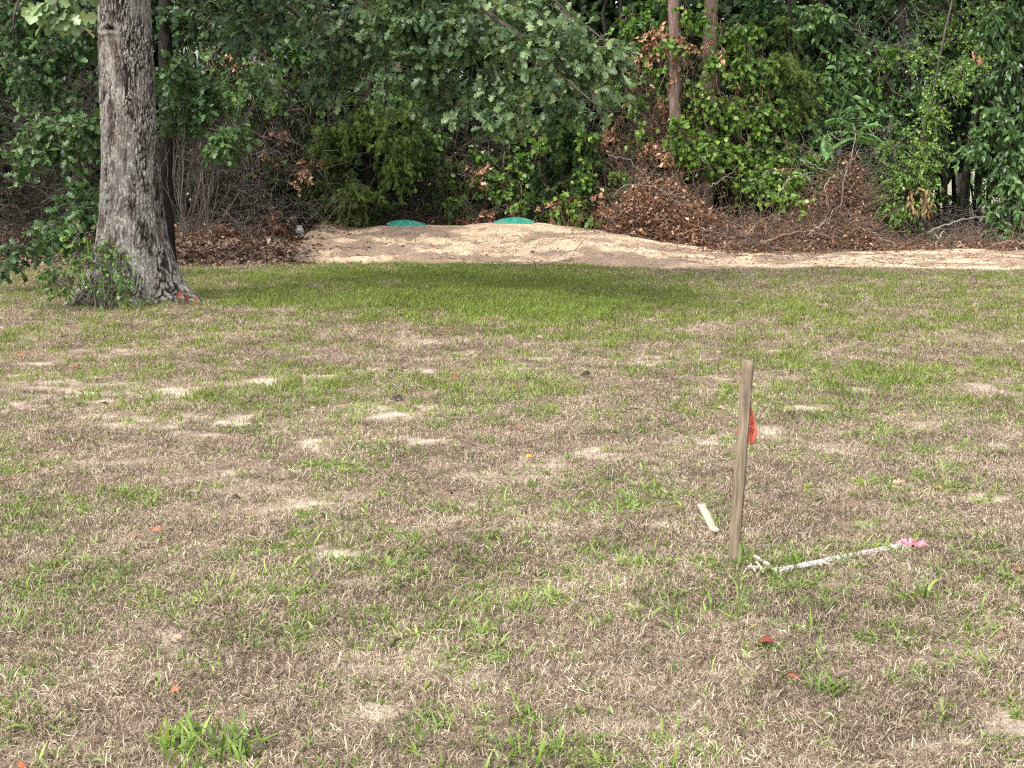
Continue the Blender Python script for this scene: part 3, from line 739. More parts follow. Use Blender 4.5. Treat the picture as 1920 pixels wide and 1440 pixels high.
# two reddish bare trunks with vines
def vine_on(label, blobs, seed, tm=.0, dead=()):
    C0 = at(blobs[0][0], 420, blobs[0][2])
    g = thing('climbing_vine', label, 'vine', (C0[0], C0[1], float(top_z(C0[0], C0[1]))))
    rng = np.random.RandomState(seed)
    under(g, build('leafage', foliage(rng, blobs, HEART, .085, 6, .3, .45, .5, flop=.7), [M['vine_leaf'], M['twig']]), 'stuff')
    if dead:
        under(g, build('dead_leafage', foliage(rng, dead, CURLED, .08, 8, .3, .5, .3, flop=1.), [M['dead_leaf'], M['twig_brown']]), 'stuff')
    A = []; B = []
    for bl in list(blobs) + list(dead):
        n = max(2, bl[6] // 6); c = at(bl[0], bl[1], bl[2]); k = bl[2] / F_PX
        A.append(c + rng.normal(0, .5, (n, 3)) * np.array([bl[3] * k, .2, bl[4] * k])); B.append(A[-1] + rng.normal(0, 1, (n, 3)) * np.array([.3, .15, .1]) - np.array([0, 0, 1]) * rng.uniform(.3, 1.2, (n, 1)))
    A = np.concatenate(A); B = np.concatenate(B); B[:, 2] = np.maximum(B[:, 2], .05)
    V, q = tubes(paths(rng, A, B, 9, .06), np.full((len(A), 9), .004) * rng.uniform(.6, 1.6, (len(A), 1)), 3)
    under(g, build('stem_tangle', [(V, q, 0)], [M['twig_brown']]), 'stuff')
    return g
for nm, u0, u1, Y, r, lab, sd in (('pine_tree', 1268, 1263, 22.55, .083, 'reddish straight bare trunk, left of the pair rising behind the brush pile', 51),
                                  ('pine_tree', 1322, 1333, 22.8, .105, 'thicker grey brown trunk wrapped in vines, right of the pair behind the brush pile', 52)):
    b = at(u0, 420, Y)
    tree(nm, lab, 'tree', b, col_pts(u0, Y, u1), r * 1.15, r * .8, [(u1, -170, Y, 150, 70, 1.2, 90, -.1)], SPRIG, .16, 'cedar_dark', M['red_bark'], sd, per=14)
vine_on('yellow green heart leaved vine climbing the thicker of the two bare trunks',
        [(1350, 200, 22.75, 75, 60, .35, 130, .12), (1342, 110, 22.45, 30, 30, .1, 26, .08), (1325, 190, 22.45, 30, 45, .1, 40, .1), (1272, 265, 22.2, 34, 50, .12, 60, .1), (1320, 290, 22.3, 30, 50, .12, 50, .08), (1335, 40, 22.45, 26, 24, .1, 10, .08), (1262, 78, 22.25, 34, 16, .12, 14, .06), (1285, 20, 22.3, 14, 24, .1, 6, .05), (1330, 290, 22.6, 80, 45, .35, 110, .1), (1390, 300, 22.7, 60, 50, .35, 70, .08), (1400, 140, 22.9, 60, 70, .35, 80, .05), (1298, 50, 23.1, 30, 50, .2, 30, .0), (1385, 60, 22.9, 40, 60, .3, 50, .05), (1440, 230, 22.9, 50, 60, .35, 60, .05), (1450, 330, 22.6, 60, 25, .3, 40, .05), (1300, 240, 22.7, 50, 40, .3, 44, .12)], 61,
        dead=[(1225, 70, 22.8, 30, 30, .2, 10), (1270, 75, 22.25, 30, 18, .1, 9), (1280, 110, 22.25, 26, 18, .1, 5), (1268, 290, 22.15, 30, 34, .1, 8), (1335, 85, 22.4, 24, 14, .1, 4), (1258, 145, 22.25, 18, 8, .1, 2), (1390, 200, 22.7, 50, 90, .3, 4)])
vine_on('dark green vine with patches of brown dead leaves left of the reddish trunk',
        [(1190, 60, 23.2, 70, 70, .4, 120, -.1), (1240, 150, 22.8, 60, 50, .3, 66, .0), (1200, 200, 22.8, 40, 40, .3, 24, .05), (1170, 330, 22.5, 40, 30, .3, 24, .05), (1190, 260, 22.9, 50, 30, .3, 26, .05), (1230, 20, 23.2, 60, 40, .3, 50, -.1), (1110, 280, 22.5, 60, 60, .3, 40, .0), (1060, 390, 22.2, 70, 22, .3, 50, .05), (1120, 340, 22.4, 50, 30, .3, 30, .05), (1010, 250, 22.6, 50, 40, .3, 16, .15), (1150, 160, 23.2, 60, 60, .4, 50, -.15)], 62,
        dead=[(1215, 100, 22.8, 45, 40, .2, 22, .05), (1230, 180, 22.8, 50, 50, .3, 18), (1230, 290, 22.7, 70, 40, .3, 26), (1150, 240, 22.7, 50, 50, .3, 12), (1090, 380, 22.3, 90, 20, .3, 30)])
vine_on('sparse round leaved vine scattered over the dark tangle above the green lids',
        [(900, 300, 23.0, 90, 70, .4, 70, -.12), (850, 380, 22.9, 90, 25, .3, 60, -.05), (970, 250, 23.2, 60, 80, .4, 70, -.1), (1000, 380, 22.8, 60, 25, .3, 50, .08), (820, 240, 23.4, 60, 60, .4, 50, -.2), (960, 330, 22.9, 60, 40, .3, 40, -.05)], 63,
        dead=[(880, 330, 22.9, 80, 40, .3, 10), (940, 395, 22.8, 90, 12, .3, 26)])
vine_on('dark leaved vine draped over the bare tangle between the big oak and the cedar',
        [(480, 170, 21.9, 90, 60, .4, 120, -.22), (440, 100, 21.9, 90, 50, .4, 100, -.25), (540, 110, 22.2, 80, 60, .4, 120, -.25), (500, 300, 22, 80, 60, .4, 30, -.1), (590, 190, 22.6, 50, 60, .4, 60, -.25), (610, 60, 22.6, 90, 60, .5, 120, -.25), (480, 20, 22.4, 120, 50, .5, 130, -.25)], 64,
        dead=[(450, 120, 21.8, 60, 40, .3, 6), (520, 290, 21.8, 40, 50, .3, 10), (560, 330, 21.8, 30, 30, .2, 10), (500, 410, 21.8, 60, 20, .3, 20)])
vine_on('bright vine mingled with pointed leaves under the hickory',
        [(1500, 290, 22.8, 70, 40, .3, 60, .05), (1430, 280, 22.7, 40, 60, .3, 50, .08), (1560, 330, 22.8, 40, 25, .3, 24, .05), (1660, 120, 23.3, 60, 60, .3, 30, -.1)], 65, dead=[(1480, 330, 22.6, 60, 20, .3, 10)])
# broad-leaved trees to the right
def bl_tree(name, label, u, Y, blobs, tmpl, size, lm, bark, seed, r=.07, u1=None, **k):
    b = at(u, 430, Y)
    return tree(name, label, 'tree', b, col_pts(u, Y, u1), r, r * .6, blobs, tmpl, size, lm, bark, seed, **k)
bl_tree('hickory_tree', 'dark hickory with large pointed leaves, centre of the right hand bank', 1540, 23.8,
        [(1570, 140, 23.4, 80, 50, .4, 90, .05), (1600, 200, 23.2, 60, 50, .4, 70, .1), (1530, 230, 23.3, 60, 40, .4, 60, .05), (1500, 30, 23.6, 70, 50, .5, 70, -.05), (1600, 60, 24, 90, 60, .5, 90, -.2), (1540, 20, 23.2, 40, 25, .3, 26, .1), (1430, 40, 23.8, 70, 60, .5, 80, -.12), (1470, 290, 23.0, 60, 50, .4, 80, .08), (1540, 300, 23.2, 50, 40, .4, 60, .02), (1560, -120, 23.8, 200, 90, 1.5, 100, -.1)],
        OVATE, .15, 'broad_leaf', M['dark_bark'], 71, droop=.5, per=7)
bl_tree('persimmon_tree', 'mid green tree with drooping oval leaves between the hickory and the plum', 1690, 24.0,
        [(1680, 200, 23.5, 60, 40, .4, 90, .1), (1720, 170, 23.5, 50, 40, .4, 60, .05), (1660, 230, 23.4, 40, 25, .3, 40, .1), (1700, 100, 24, 80, 60, .5, 70, -.15), (1690, 20, 24.2, 100, 60, .6, 90, -.2), (1760, 250, 23.8, 40, 40, .4, 40, -.05), (1700, -120, 24, 180, 90, 1.5, 90, -.1)],
        OVATE, .12, 'broad_leaf', M['dark_bark'], 72, droop=.45, per=8)
bl_tree('plum_tree', 'yellow green small leaved plum leaning out of the bank at right', 1700, 22.8,
        [(1790, 150, 22.5, 60, 40, .4, 80, .1), (1750, 110, 22.7, 50, 30, .3, 44, .05), (1820, 120, 22.6, 45, 30, .3, 36, .1), (1760, 210, 22.4, 45, 40, .3, 60, .08), (1730, 270, 22.3, 40, 40, .3, 60, .1), (1740, 310, 22.2, 45, 30, .3, 50, .12), (1700, 330, 22.2, 60, 35, .3, 90, .15), (1680, 280, 22.3, 40, 16, .3, 26, .1), (1660, 370, 22.2, 45, 30, .3, 56, .1), (1720, 380, 22.4, 40, 25, .3, 36, .0)],
        OVATE, .06, 'bright_leaf', M['twig'], 73, r=.018, u1=1790, per=11, tlen=.32, droop=.25, up=.7)
bl_tree('gum_tree', 'dense dark green tree with hanging oval leaves at the right picture edge', 1950, 22.9,
        [(1870, 220, 22.3, 50, 45, .4, 80, .08), (1830, 260, 22.3, 45, 40, .4, 60, .0), (1900, 280, 22.2, 50, 50, .4, 80, .08), (1885, 330, 22.2, 35, 25, .3, 40, .02), (1900, 380, 22.0, 40, 50, .4, 60, .02), (1880, 440, 21.8, 34, 24, .3, 30, .08), (1890, 130, 22.8, 60, 60, .5, 90, -.1), (1880, 40, 23, 70, 60, .5, 90, -.08), (1960, 200, 22.5, 60, 120, .6, 90, -.05), (1960, 380, 22.3, 50, 80, .5, 60, -.05), (1900, -120, 22.8, 150, 90, 1.2, 80, -.05)],
        OVATE, .115, 'broad_leaf', M['dark_bark'], 74, r=.035, droop=.7, per=8, up=.6)
bl_tree('elm_tree', 'shaded small leaved elm with crooked dark limbs at the top right', 1800, 24.8,
        [(1780, 60, 24.5, 90, 60, .5, 110, -.05), (1850, 30, 24.5, 70, 50, .5, 80, .0), (1800, 20, 25, 80, 60, .6, 70, -.1), (1760, 120, 25, 60, 50, .5, 40, -.1), (1860, 90, 24.8, 50, 40, .4, 40, .05), (1800, -110, 24.8, 200, 90, 1.5, 100, 0)],
        OVATE, .075, 'bright_leaf', M['dark_bark'], 75, r=.05, u1=1860, per=9, tlen=.35,
        branches=[([at(1835, 60, 24.8), at(1800, 30, 24.3), at(1750, 15, 24.2), at(1700, 30, 24)], .03, .008), ([at(1835, 60, 24.8), at(1770, 10, 24.4), at(1740, -40, 24.2)], .035, .01)])
# pale slim trunks far behind, seen through the gap at right
for u, Y, r, lab, sd in ((1795, 33, .055, 'leftmost of three slim grey trunks seen through the gap at right', 81), (1808, 31, .075, 'middle and thickest of three slim grey trunks seen through the gap at right', 82), (1832, 30, .06, 'rightmost of three slim grey trunks seen through the gap at right', 83)):
    b = at(u, 420, Y)
    g = tree('slim_tree', lab, 'tree', b, col_pts(u, Y, u + 8, 6), r * 1.3, r, [(u, 40, Y, 90, 60, .8, 60, .1)], OVATE, .14, 'broad_leaf', M['grey_bark'], sd)
    g['group'] = 'slim grey trunks far behind the gap'
# low bright leaves in the sunny gap behind
def shrub(name, label, cat, blobs, tmpl, size, lm, seed, twm='twig', stems=6, **k):
    u, v, Y = blobs[0][:3]; g0 = at(u, v, Y)
    zb = float(top_z(g0[0], g0[1])); g = thing(name, label, cat, (g0[0], g0[1], zb))
    rng = np.random.RandomState(seed)
    under(g, build('foliage', foliage(rng, blobs, tmpl, size, **k), [M[lm], M[twm]]), 'stuff')
    for i in range(stems):
        bl = blobs[i % len(blobs)]; e = at(bl[0] + rng.normal(0, .3) * bl[3], bl[1] - .3 * bl[4], bl[2])
        s = g0 + rng.normal(0, .06, 3); s[2] = zb - .03
        V, q = limb([s, (s * .5 + e * .5) + rng.normal(0, .05, 3), e], .009, .003, 12, 6, .008, seed + i)
        under(g, build('stem', [(V, q, 0)], [M[twm]], smooth=True))
    return g
shrub('shrub', 'pale sunlit shrub seen far behind the gap at right', 'shrub', [(1800, 380, 29, 60, 40, .6, 60, .2), (1850, 350, 29.5, 40, 60, .6, 50, .25), (1760, 350, 28.5, 30, 40, .5, 30, .2), (1770, 420, 28, 60, 25, .5, 36, .1)], OVATE, .08, 'bright_leaf', 85, per=8)
shrub('shrub', 'green sprouting shrub at the left foot of the big oak', 'shrub', [(190, 545, 13.5, 50, 28, .22, 26, -.05), (150, 500, 13.55, 45, 35, .22, 24, -.05), (120, 540, 13.5, 34, 28, .2, 16, -.2), (180, 470, 13.6, 35, 25, .2, 26, .15), (230, 535, 13.45, 26, 28, .1, 20, .0), (100, 520, 13.55, 30, 20, .15, 18, -.25), (150, 450, 13.7, 24, 14, .15, 8, .2), (215, 500, 13.55, 20, 20, .1, 8, .05)], OVATE, .06, 'bright_leaf', 86, stems=14, per=5, tlen=.24, droop=.2)
shrub('shrub', 'knee high green shrub growing between the brown brush pile and the plum', 'shrub', [(1640, 300, 22.8, 40, 40, .3, 46, .0), (1620, 340, 22.7, 40, 30, .3, 30, .0), (1660, 250, 23, 30, 30, .3, 20, -.1)], OVATE, .08, 'broad_leaf', 87, per=8)
shrub('shrub', 'bright green bushy growth reaching down to the straw strip below the plum', 'shrub', [(1690, 400, 22.0, 50, 25, .25, 60, .08), (1650, 390, 22.1, 25, 30, .2, 26, .05), (1740, 330, 22.3, 40, 40, .3, 50, .0), (1710, 440, 22.0, 40, 12, .2, 16, -.05)], OVATE, .065, 'bright_leaf', 89, per=10, tlen=.3)
shrub('shrub', 'dark low sprouts with large oval leaves at the lower right edge of the woods', 'shrub', [(1870, 430, 21.9, 45, 25, .25, 44, .05), (1910, 450, 21.8, 30, 15, .2, 18, .0)], OVATE, .11, 'broad_leaf', 91, per=7)
shrub('shrub', 'low bank of green and yellow leaves between the two brush piles', 'shrub', [(1440, 335, 22.3, 60, 26, .3, 90, .1), (1490, 370, 21.7, 34, 18, .2, 34, .2), (1400, 345, 22.8, 40, 18, .25, 26, .05)], HEART, .075, 'vine_leaf', 88, per=7)

# sumac
p0 = at(1572, 418, 21.9); sum_ = thing('sumac_sapling', 'sumac sapling with pale bare forked stem and ferny green fronds on top', 'sapling', (p0[0], p0[1], float(top_z(p0[0], p0[1]))))
for nm, pts, a, b_ in (('trunk', [at(1572, 420, 21.9), at(1580, 370, 21.8), at(1583, 330, 21.8), at(1598, 290, 21.8), at(1604, 250, 21.8)], .016, .007),
                       ('branch', [at(1583, 335, 21.8), at(1570, 312, 21.7), at(1573, 300, 21.7)], .010, .004), ('branch', [at(1588, 312, 21.8), at(1600, 300, 21.7), at(1610, 280, 21.7)], .008, .004),
                       ('branch', [at(1578, 385, 21.8), at(1560, 395, 21.6), at(1553, 420, 21.5)], .008, .003), ('branch', [at(1604, 262, 21.8), at(1570, 262, 21.7), at(1552, 245, 21.7)], .006, .003),
                       ('branch', [at(1620, 230, 21.9), at(1645, 260, 21.8), at(1640, 290, 21.8), at(1662, 310, 21.8)], .008, .003)):
    V, q = limb(pts, a, b_, 16, 7, .006, 5); under(sum_, build(nm, [(V, q, 0)], [M['pale_wood']], smooth=True))
rng = np.random.RandomState(90)
for (a, c, e) in (((1604, 252), (1570, 235), (1530, 262)), ((1604, 250), (1585, 215), (1555, 225)), ((1604, 248), (1610, 215), (1600, 200)), ((1604, 250), (1630, 225), (1645, 235)), ((1604, 252), (1630, 245), (1650, 268)), ((1552, 245), (1545, 270), (1555, 292)), ((1604, 256), (1580, 260), (1560, 275)), ((1604, 252), (1620, 260), (1640, 262))):
    dY = rng.uniform(-.5, .2)
    A, B, Cc = at(*a, 21.6), at(*c, 21.6 + dY * .5), at(*e, 21.6 + dY)
    t = np.linspace(0, 1, 12)[:, None]; P = A * (1 - t) ** 2 + 2 * B * t * (1 - t) + Cc * t ** 2
    V, q = tubes(P[None], np.linspace(.004, .0015, 12)[None], 4)
    pos = []; dr = []
    for i in range(2, 12):
        T = unit(P[min(i + 1, 11)] - P[i - 1]); sd = unit(np.cross(T, (0, .4, 1)))
        for s in (1, -1): pos.append(P[i]); dr.append(T * .5 + sd * s + np.array([0, 0, -.3]))
    pos = np.array(pos); dr = np.array(dr)
    lv = leaves(LANCE, pos, dr, np.tile([0, -.4, 1.], (len(pos), 1)) + rng.normal(0, .15, (len(pos), 3)), np.full(len(pos), .125), rng.uniform(.2, .9, len(pos)))
    under(sum_, build('frond', [lv, (V, q, 1, None)], [M['frond_leaf'], M['twig']]))

# ------------------------------------------------------------------ thickets and tangles (uncountable)
def cloud(rng, n, x, y, z, dens=None):
    X = rng.uniform(*x, n); Y = rng.uniform(*y, n); Z = rng.uniform(*z, n)
    if dens is not None: k = dens(X, Y, Z); X, Y, Z = X[k], Y[k], Z[k]
    return np.stack([X, Y, Z], 1)
rng = np.random.RandomState(101)
def holes(X, Y, Z):
    u, v = project(X, Y, Z)
    g = np.ones(len(X), bool)
    for (hu, hv, ru, rv) in ((375, 80, 26, 20), (350, 355, 14, 16), (470, 70, 8, 7), (905, 168, 14, 9), (1812, 375, 66, 62), (1870, 420, 50, 26), (1740, 390, 16, 40), (430, 110, 12, 10), (1020, 60, 8, 6)):
        g &= ~(((u - hu) / ru) ** 2 + ((v - hv) / rv) ** 2 < 1)
    return g & (fbm(X * .9 + 3, Z * .9, 3, 71) > .2)
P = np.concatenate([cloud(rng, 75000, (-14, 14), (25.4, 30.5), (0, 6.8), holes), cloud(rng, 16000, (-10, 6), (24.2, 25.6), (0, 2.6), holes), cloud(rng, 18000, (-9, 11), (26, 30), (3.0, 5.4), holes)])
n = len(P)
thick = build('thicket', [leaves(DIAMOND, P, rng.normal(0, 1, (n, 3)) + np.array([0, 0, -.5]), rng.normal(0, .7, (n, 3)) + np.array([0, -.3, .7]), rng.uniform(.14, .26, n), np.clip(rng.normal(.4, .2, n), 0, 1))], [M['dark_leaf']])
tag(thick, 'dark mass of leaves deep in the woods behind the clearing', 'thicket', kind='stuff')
# stems inside the woods
n = 150; A = np.stack([rng.uniform(-12, 12, n), rng.uniform(24.5, 30, n), np.full(n, -.05)], 1); B = A + np.stack([rng.normal(0, .5, n), rng.normal(0, .3, n), rng.uniform(3, 7, n)], 1)
V, q = tubes(paths(rng, A, B, 9, .015), np.linspace(1, .6, 9)[None] * rng.uniform(.012, .06, (n, 1)), 6)
tag(build('undergrowth_stems', [(V, q, 0)], [M['dark_bark']], smooth=True), 'dark stems of saplings standing close together inside the woods', 'stems', kind='stuff')

def tangle(name, label, zones, seed, mat, parentless=True, L=(.3, 1.1), wob=.13, rad_=(.002, .005), down=.3, K=9, pale=.12, mat2='twig_grey'):
    rng = np.random.RandomState(seed); A = []
    for (u, v, Y, ru, rv, ry, n) in zones:
        c = at(u, v, Y); k = Y / F_PX
        A.append(c + np.clip(rng.normal(0, .55, (n, 3)), -1.3, 1.3) * np.array([ru * k, ry, rv * k]))
    A = np.concatenate(A); n = len(A)
    D = unit(rng.normal(0, 1, (n, 3)) * np.array([1, .5, .9]) + np.array([0, 0, -down]))
    P = paths(rng, A, A + D * rng.uniform(*L, (n, 1)), K, wob)
    P[..., 2] = np.maximum(P[..., 2], top_z(P[..., 0], P[..., 1]) + .005)
    k = rng.rand(n) < pale
    parts_ = []
    for sel, mi_ in ((~k, 0), (k, 1)):
        if sel.any():
            V, q = tubes(P[sel], rng.uniform(*rad_, (sel.sum(), 1)) * (1 + .3 * mi_) * np.linspace(1.2, .5, K)[None], 3); parts_.append((V, q, mi_))
    return tag(build(name, parts_, [M[mat], M[mat2]]), label, 'vines', kind='stuff')
tangle('vine_tangle', 'grey leafless vine tangle between the big oak and the cedar',
       [(460, 240, 22.3, 80, 110, .8, 480), (430, 330, 22.3, 100, 80, .8, 480), (530, 200, 23, 60, 80, .6, 130), (480, 400, 22.4, 80, 40, .6, 260), (600, 410, 23.0, 110, 25, .5, 130), (560, 120, 23, 80, 60, .6, 70)], 111, 'twig_dark', pale=.3, mat2='twig')
tangle('vine_tangle', 'few pale bent vines in front of the dark tangle right of the big oak', [(470, 260, 21.2, 100, 100, .5, 110), (520, 400, 21.4, 120, 35, .4, 110)], 116, 'twig_grey', L=(.4, 1.3), wob=.1)
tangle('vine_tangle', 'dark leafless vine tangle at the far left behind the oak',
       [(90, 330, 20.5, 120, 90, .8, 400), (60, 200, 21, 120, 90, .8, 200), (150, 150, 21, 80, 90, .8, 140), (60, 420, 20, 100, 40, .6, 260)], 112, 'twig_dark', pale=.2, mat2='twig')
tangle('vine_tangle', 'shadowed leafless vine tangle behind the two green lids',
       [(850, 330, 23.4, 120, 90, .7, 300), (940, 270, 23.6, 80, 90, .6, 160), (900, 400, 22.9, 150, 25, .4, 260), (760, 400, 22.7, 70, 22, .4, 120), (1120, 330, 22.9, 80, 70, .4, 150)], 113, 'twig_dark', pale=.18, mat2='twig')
tangle('vine_tangle', 'reddish brown dead twig mass left of the reddish trunk',
       [(1215, 230, 22.95, 50, 80, .4, 420), (1270, 280, 22.9, 45, 50, .3, 160), (1330, 300, 23.0, 40, 60, .3, 200), (1180, 330, 22.6, 60, 40, .3, 260), (1300, 130, 23.1, 90, 90, .3, 220)], 114, 'twig_brown', L=(.15, .6), rad_=(.0015, .0035), mat2='twig')
tangle('vine_tangle', 'thin hanging vines draped through the dark bank at upper right',
       [(1690, 60, 23.4, 30, 60, .3, 40), (1600, 60, 23.5, 60, 60, .3, 20), (1500, 260, 23.2, 90, 70, .4, 120), (1640, 290, 22.8, 60, 70, .4, 120), (1790, 420, 22.5, 130, 30, .4, 150)], 115, 'twig_grey', wob=.08, down=1)
# hanging vine curtain
vc = thing('hanging_vine', 'bundle of grey hanging vines falling to the ground beside the dark slim trunk', 'vine', tuple(at(350, 440, 18.9)))
rng = np.random.RandomState(120)
for i in range(34):
    u = rng.uniform(322, 415); e = 352 + (u - 352) * .6 + rng.normal(0, 9); e2 = u + rng.normal(0, 22)
    Y = rng.uniform(18.7, 19.4); zb = at(0, 440, Y)[2]
    a = at(e2, rng.uniform(190, 290), Y); m_ = at(e2 + rng.normal(5, 12), 340, Y - .1); b_ = at(e, rng.uniform(425, 448), Y - .05); b_[2] = max(.0, b_[2])
    V, q = limb([a, (a * .6 + m_ * .4) + rng.normal(0, .09, 3), m_ + rng.normal(0, .05, 3), b_], rng.uniform(.005, .013), .005, 18, 5, .005, 200 + i)
    under(vc, build('stem', [(V, q, 0)], [M['twig_grey' if i % 3 == 0 else 'twig']], smooth=True))

# ------------------------------------------------------------------ leaf litter
rng = np.random.RandomState(130)
def litter(name, label, n, xr, yr, fn, mat, size, seed, lift=.03, tm=CURL4):
    rng = np.random.RandomState(seed)
    x = rng.uniform(*xr, n); y = rng.uniform(*yr, n); k = rng.rand(n) < fn(x, y); x, y = x[k], y[k]; n = len(x)
    P = np.stack([x, y, top_z(x, y) + rng.uniform(.003, lift, n)], 1)
    D = rng.normal(0, 1, (n, 3)) * np.array([1, 1, .25]); N_ = rng.normal(0, .45, (n, 3)) + np.array([0, 0, 1])
    o = build(name, [leaves(tm, P, D, N_, size * rng.uniform(.6, 1.2, n), np.clip(rng.normal(.55, .25, n), 0, 1))], [M[mat]])
    return tag(o, label, 'leaf litter', kind='stuff')
litter('leaf_litter', 'brown fallen oak leaves covering the ground under the trees at left', 26000, (-9.5, -2.2), (18.3, 25.5), lambda x, y: litter_amount(x, y) * ss(-2.3, -3.2, x + .6 * (fbm(x * 2, y * 2, 3, 2) - .5)), 'litter_leaf', .1, 131)
litter('leaf_litter', 'dark brown leaves and needles under the woods behind the sand', 12000, (-3.5, 10), (22.3, 26), lambda x, y: ss(22.5, 23.2, y), 'litter_leaf', .09, 132)
litter('leaf_litter', 'sparse dry leaf scraps scattered over the lawn', 900, (-7, 7), (4, 18.5), lambda x, y: .12 + .88 * ss(-1.5, -4.5, x) * ss(9, 13, y), 'litter_leaf', .045, 133, .03)
# debris on the sand
rng = np.random.RandomState(140)
n = 2200; x = rng.uniform(-3.2, 9, n); y = rng.uniform(18.3, 23, n)
k = (y > np.interp(x, MX, FY) + .1); x, y = x[k], y[k]; n = len(x)
A = np.stack([x, y, top_z(x, y) + .006], 1); B = A + rng.normal(0, 1, (n, 3)) * np.array([.12, .09, .012]) * rng.uniform(.3, 1.6, (n, 1))
up_ = rng.rand(n) < .1; B[up_, 2] += rng.uniform(.04, .14, up_.sum())
P = paths(rng, A, B, 4, .1)
V, q = tubes(P, np.full((n, 4), 1) * rng.uniform(.0015, .005, (n, 1)), 4)
tag(build('twig_debris', [(V, q, 0)], [M['twig_brown']]), 'small roots and twigs strewn over the sand mound', 'debris', kind='stuff')
n = 3800; x = rng.uniform(-3.2, 9, n); y = rng.uniform(18.2, 22.8, n); k = (y > np.interp(x, MX, FY) + .05) & (fbm(x * 1.5, y * 2, 3, 44) > .48); x, y = x[k], y[k]; n = len(x)
ico = bpy.data.meshes.new('clod_source'); import bmesh
bm = bmesh.new(); bmesh.ops.create_icosphere(bm, subdivisions=1, radius=1); Vc = np.array([v.co[:] for v in bm.verts]); Fcc = np.array([[v.index for v in f.verts] for f in bm.faces]); bm.free()
Vc = Vc * np.array([1, 1, .65]) * (1 + .25 * rng.rand(len(Vc), 1))
s = .004 + .014 * rng.rand(n) ** 3
V = (np.stack([x, y, top_z(x, y)], 1)[:, None] + Vc[None] * s[:, None, None]).reshape(-1, 3)
Fc = (Fcc[None] + (np.arange(n) * len(Vc))[:, None, None]).reshape(-1, 3)
clods = build('soil_clods', [(V, Fc, 0, None)], [M['twig_brown']]); tag(clods, 'brown crumbs of soil scattered on the pale sand', 'debris', kind='stuff')
n = 2500; x = rng.uniform(-4, 4, n); y = rng.uniform(3.2, 11, n); k = (np.abs(x) < .36 * y + .5) & (rng.rand(n) < .15 + bare_amount(x, y)); x, y = x[k], y[k]; n = len(x)
s = .002 + .006 * rng.rand(n) ** 2
V = (np.stack([x, y, ground_h(x, y)], 1)[:, None] + Vc[None] * s[:, None, None]).reshape(-1, 3)
Fc = (Fcc[None] + (np.arange(n) * len(Vc))[:, None, None]).reshape(-1, 3)
tag(build('soil_crumbs', [(V, Fc, 0, None)], [M['twig_brown']]), 'tiny brown crumbs of soil on the bare spots of the lawn', 'debris', kind='stuff')
litter('sand_leaf_scraps', 'brown leaf scraps on the sand near the brush', 1500, (-3.1, 9), (18.6, 22.8), lambda x, y: .1 + .9 * ss(-1.2, -3, x) + .8 * ss(20.6, 21.6, y) * ss(2, 3.4, x), 'litter_leaf', .06, 141)

# ------------------------------------------------------------------ brush piles
def pile(label, bumps, nl, nt_, seed, leafmix=.5, extra=(), size=.068):
    """bumps: (u, Y, half width px, height m, half depth m)"""
    rng = np.random.RandomState(seed); c = at(bumps[0][0], 430, bumps[0][1])
    g = thing('brush_pile', label, 'brush pile', (c[0], c[1], float(top_z(c[0], c[1]))))
    def surf(n, deep):
        w = np.array([b_[2] * b_[3] for b_ in bumps], float); w /= w.sum(); i = rng.choice(len(bumps), n, p=w)
        bb = np.array(bumps)[i]; th = rng.uniform(0, 2 * pi, n); el = np.arcsin(rng.uniform(0, 1, n)); r = rng.uniform(deep, 1.05, n)
        cx = (bb[:, 0] - 960) / F_PX * bb[:, 1]
        x = cx + bb[:, 2] / F_PX * bb[:, 1] * r * np.cos(el) * np.cos(th); y = bb[:, 1] + bb[:, 4] * r * np.cos(el) * np.sin(th)
        z = top_z(x, y) + .01 + bb[:, 3] * r * np.sin(el) * (.85 + .3 * fbm(x * 4, y * 4, 2, 3))
        return np.stack([x, y, z], 1)
    P = surf(nl, .55)
    N_ = rng.normal(0, .8, (nl, 3)) + np.array([0, -.5, .5])
    under(g, build('dead_leafage', [leaves(CURL4, P, rng.normal(0, 1, (nl, 3)) + np.array([0, 0, -.5]), N_, size * rng.uniform(.5, 1.15, nl), np.clip(rng.normal(.45, .25, nl), 0, 1))], [M['dead_leaf']]), 'stuff')
    A = surf(nt_, .3); D = unit(rng.normal(0, 1, (nt_, 3)) * np.array([1, .6, .45]))
    Pp = paths(rng, A, A + D * rng.uniform(.15, .7, (nt_, 1)), 6, .09); Pp[..., 2] = np.maximum(Pp[..., 2], top_z(Pp[..., 0], Pp[..., 1]) + .004)
    pl = rng.rand(nt_) < .22; pp_ = []
    for sel, mi_ in ((~pl, 0), (pl, 1)):
        V, q = tubes(Pp[sel], rng.uniform(.002, .007, (sel.sum(), 1)) * np.linspace(1.2, .5, 6)[None], 3); pp_.append((V, q, mi_))
    under(g, build('twig_mass', pp_, [M['twig_brown'], M['twig_grey']]), 'stuff')
    for i, (pts, a, b_, mt) in enumerate(extra):
        V, q = limb([at(*p) for p in pts], a, b_, 20, 7, .01, seed + i); under(g, build('branch', [(V, q, 0)], [M[mt]], smooth=True))
    return g
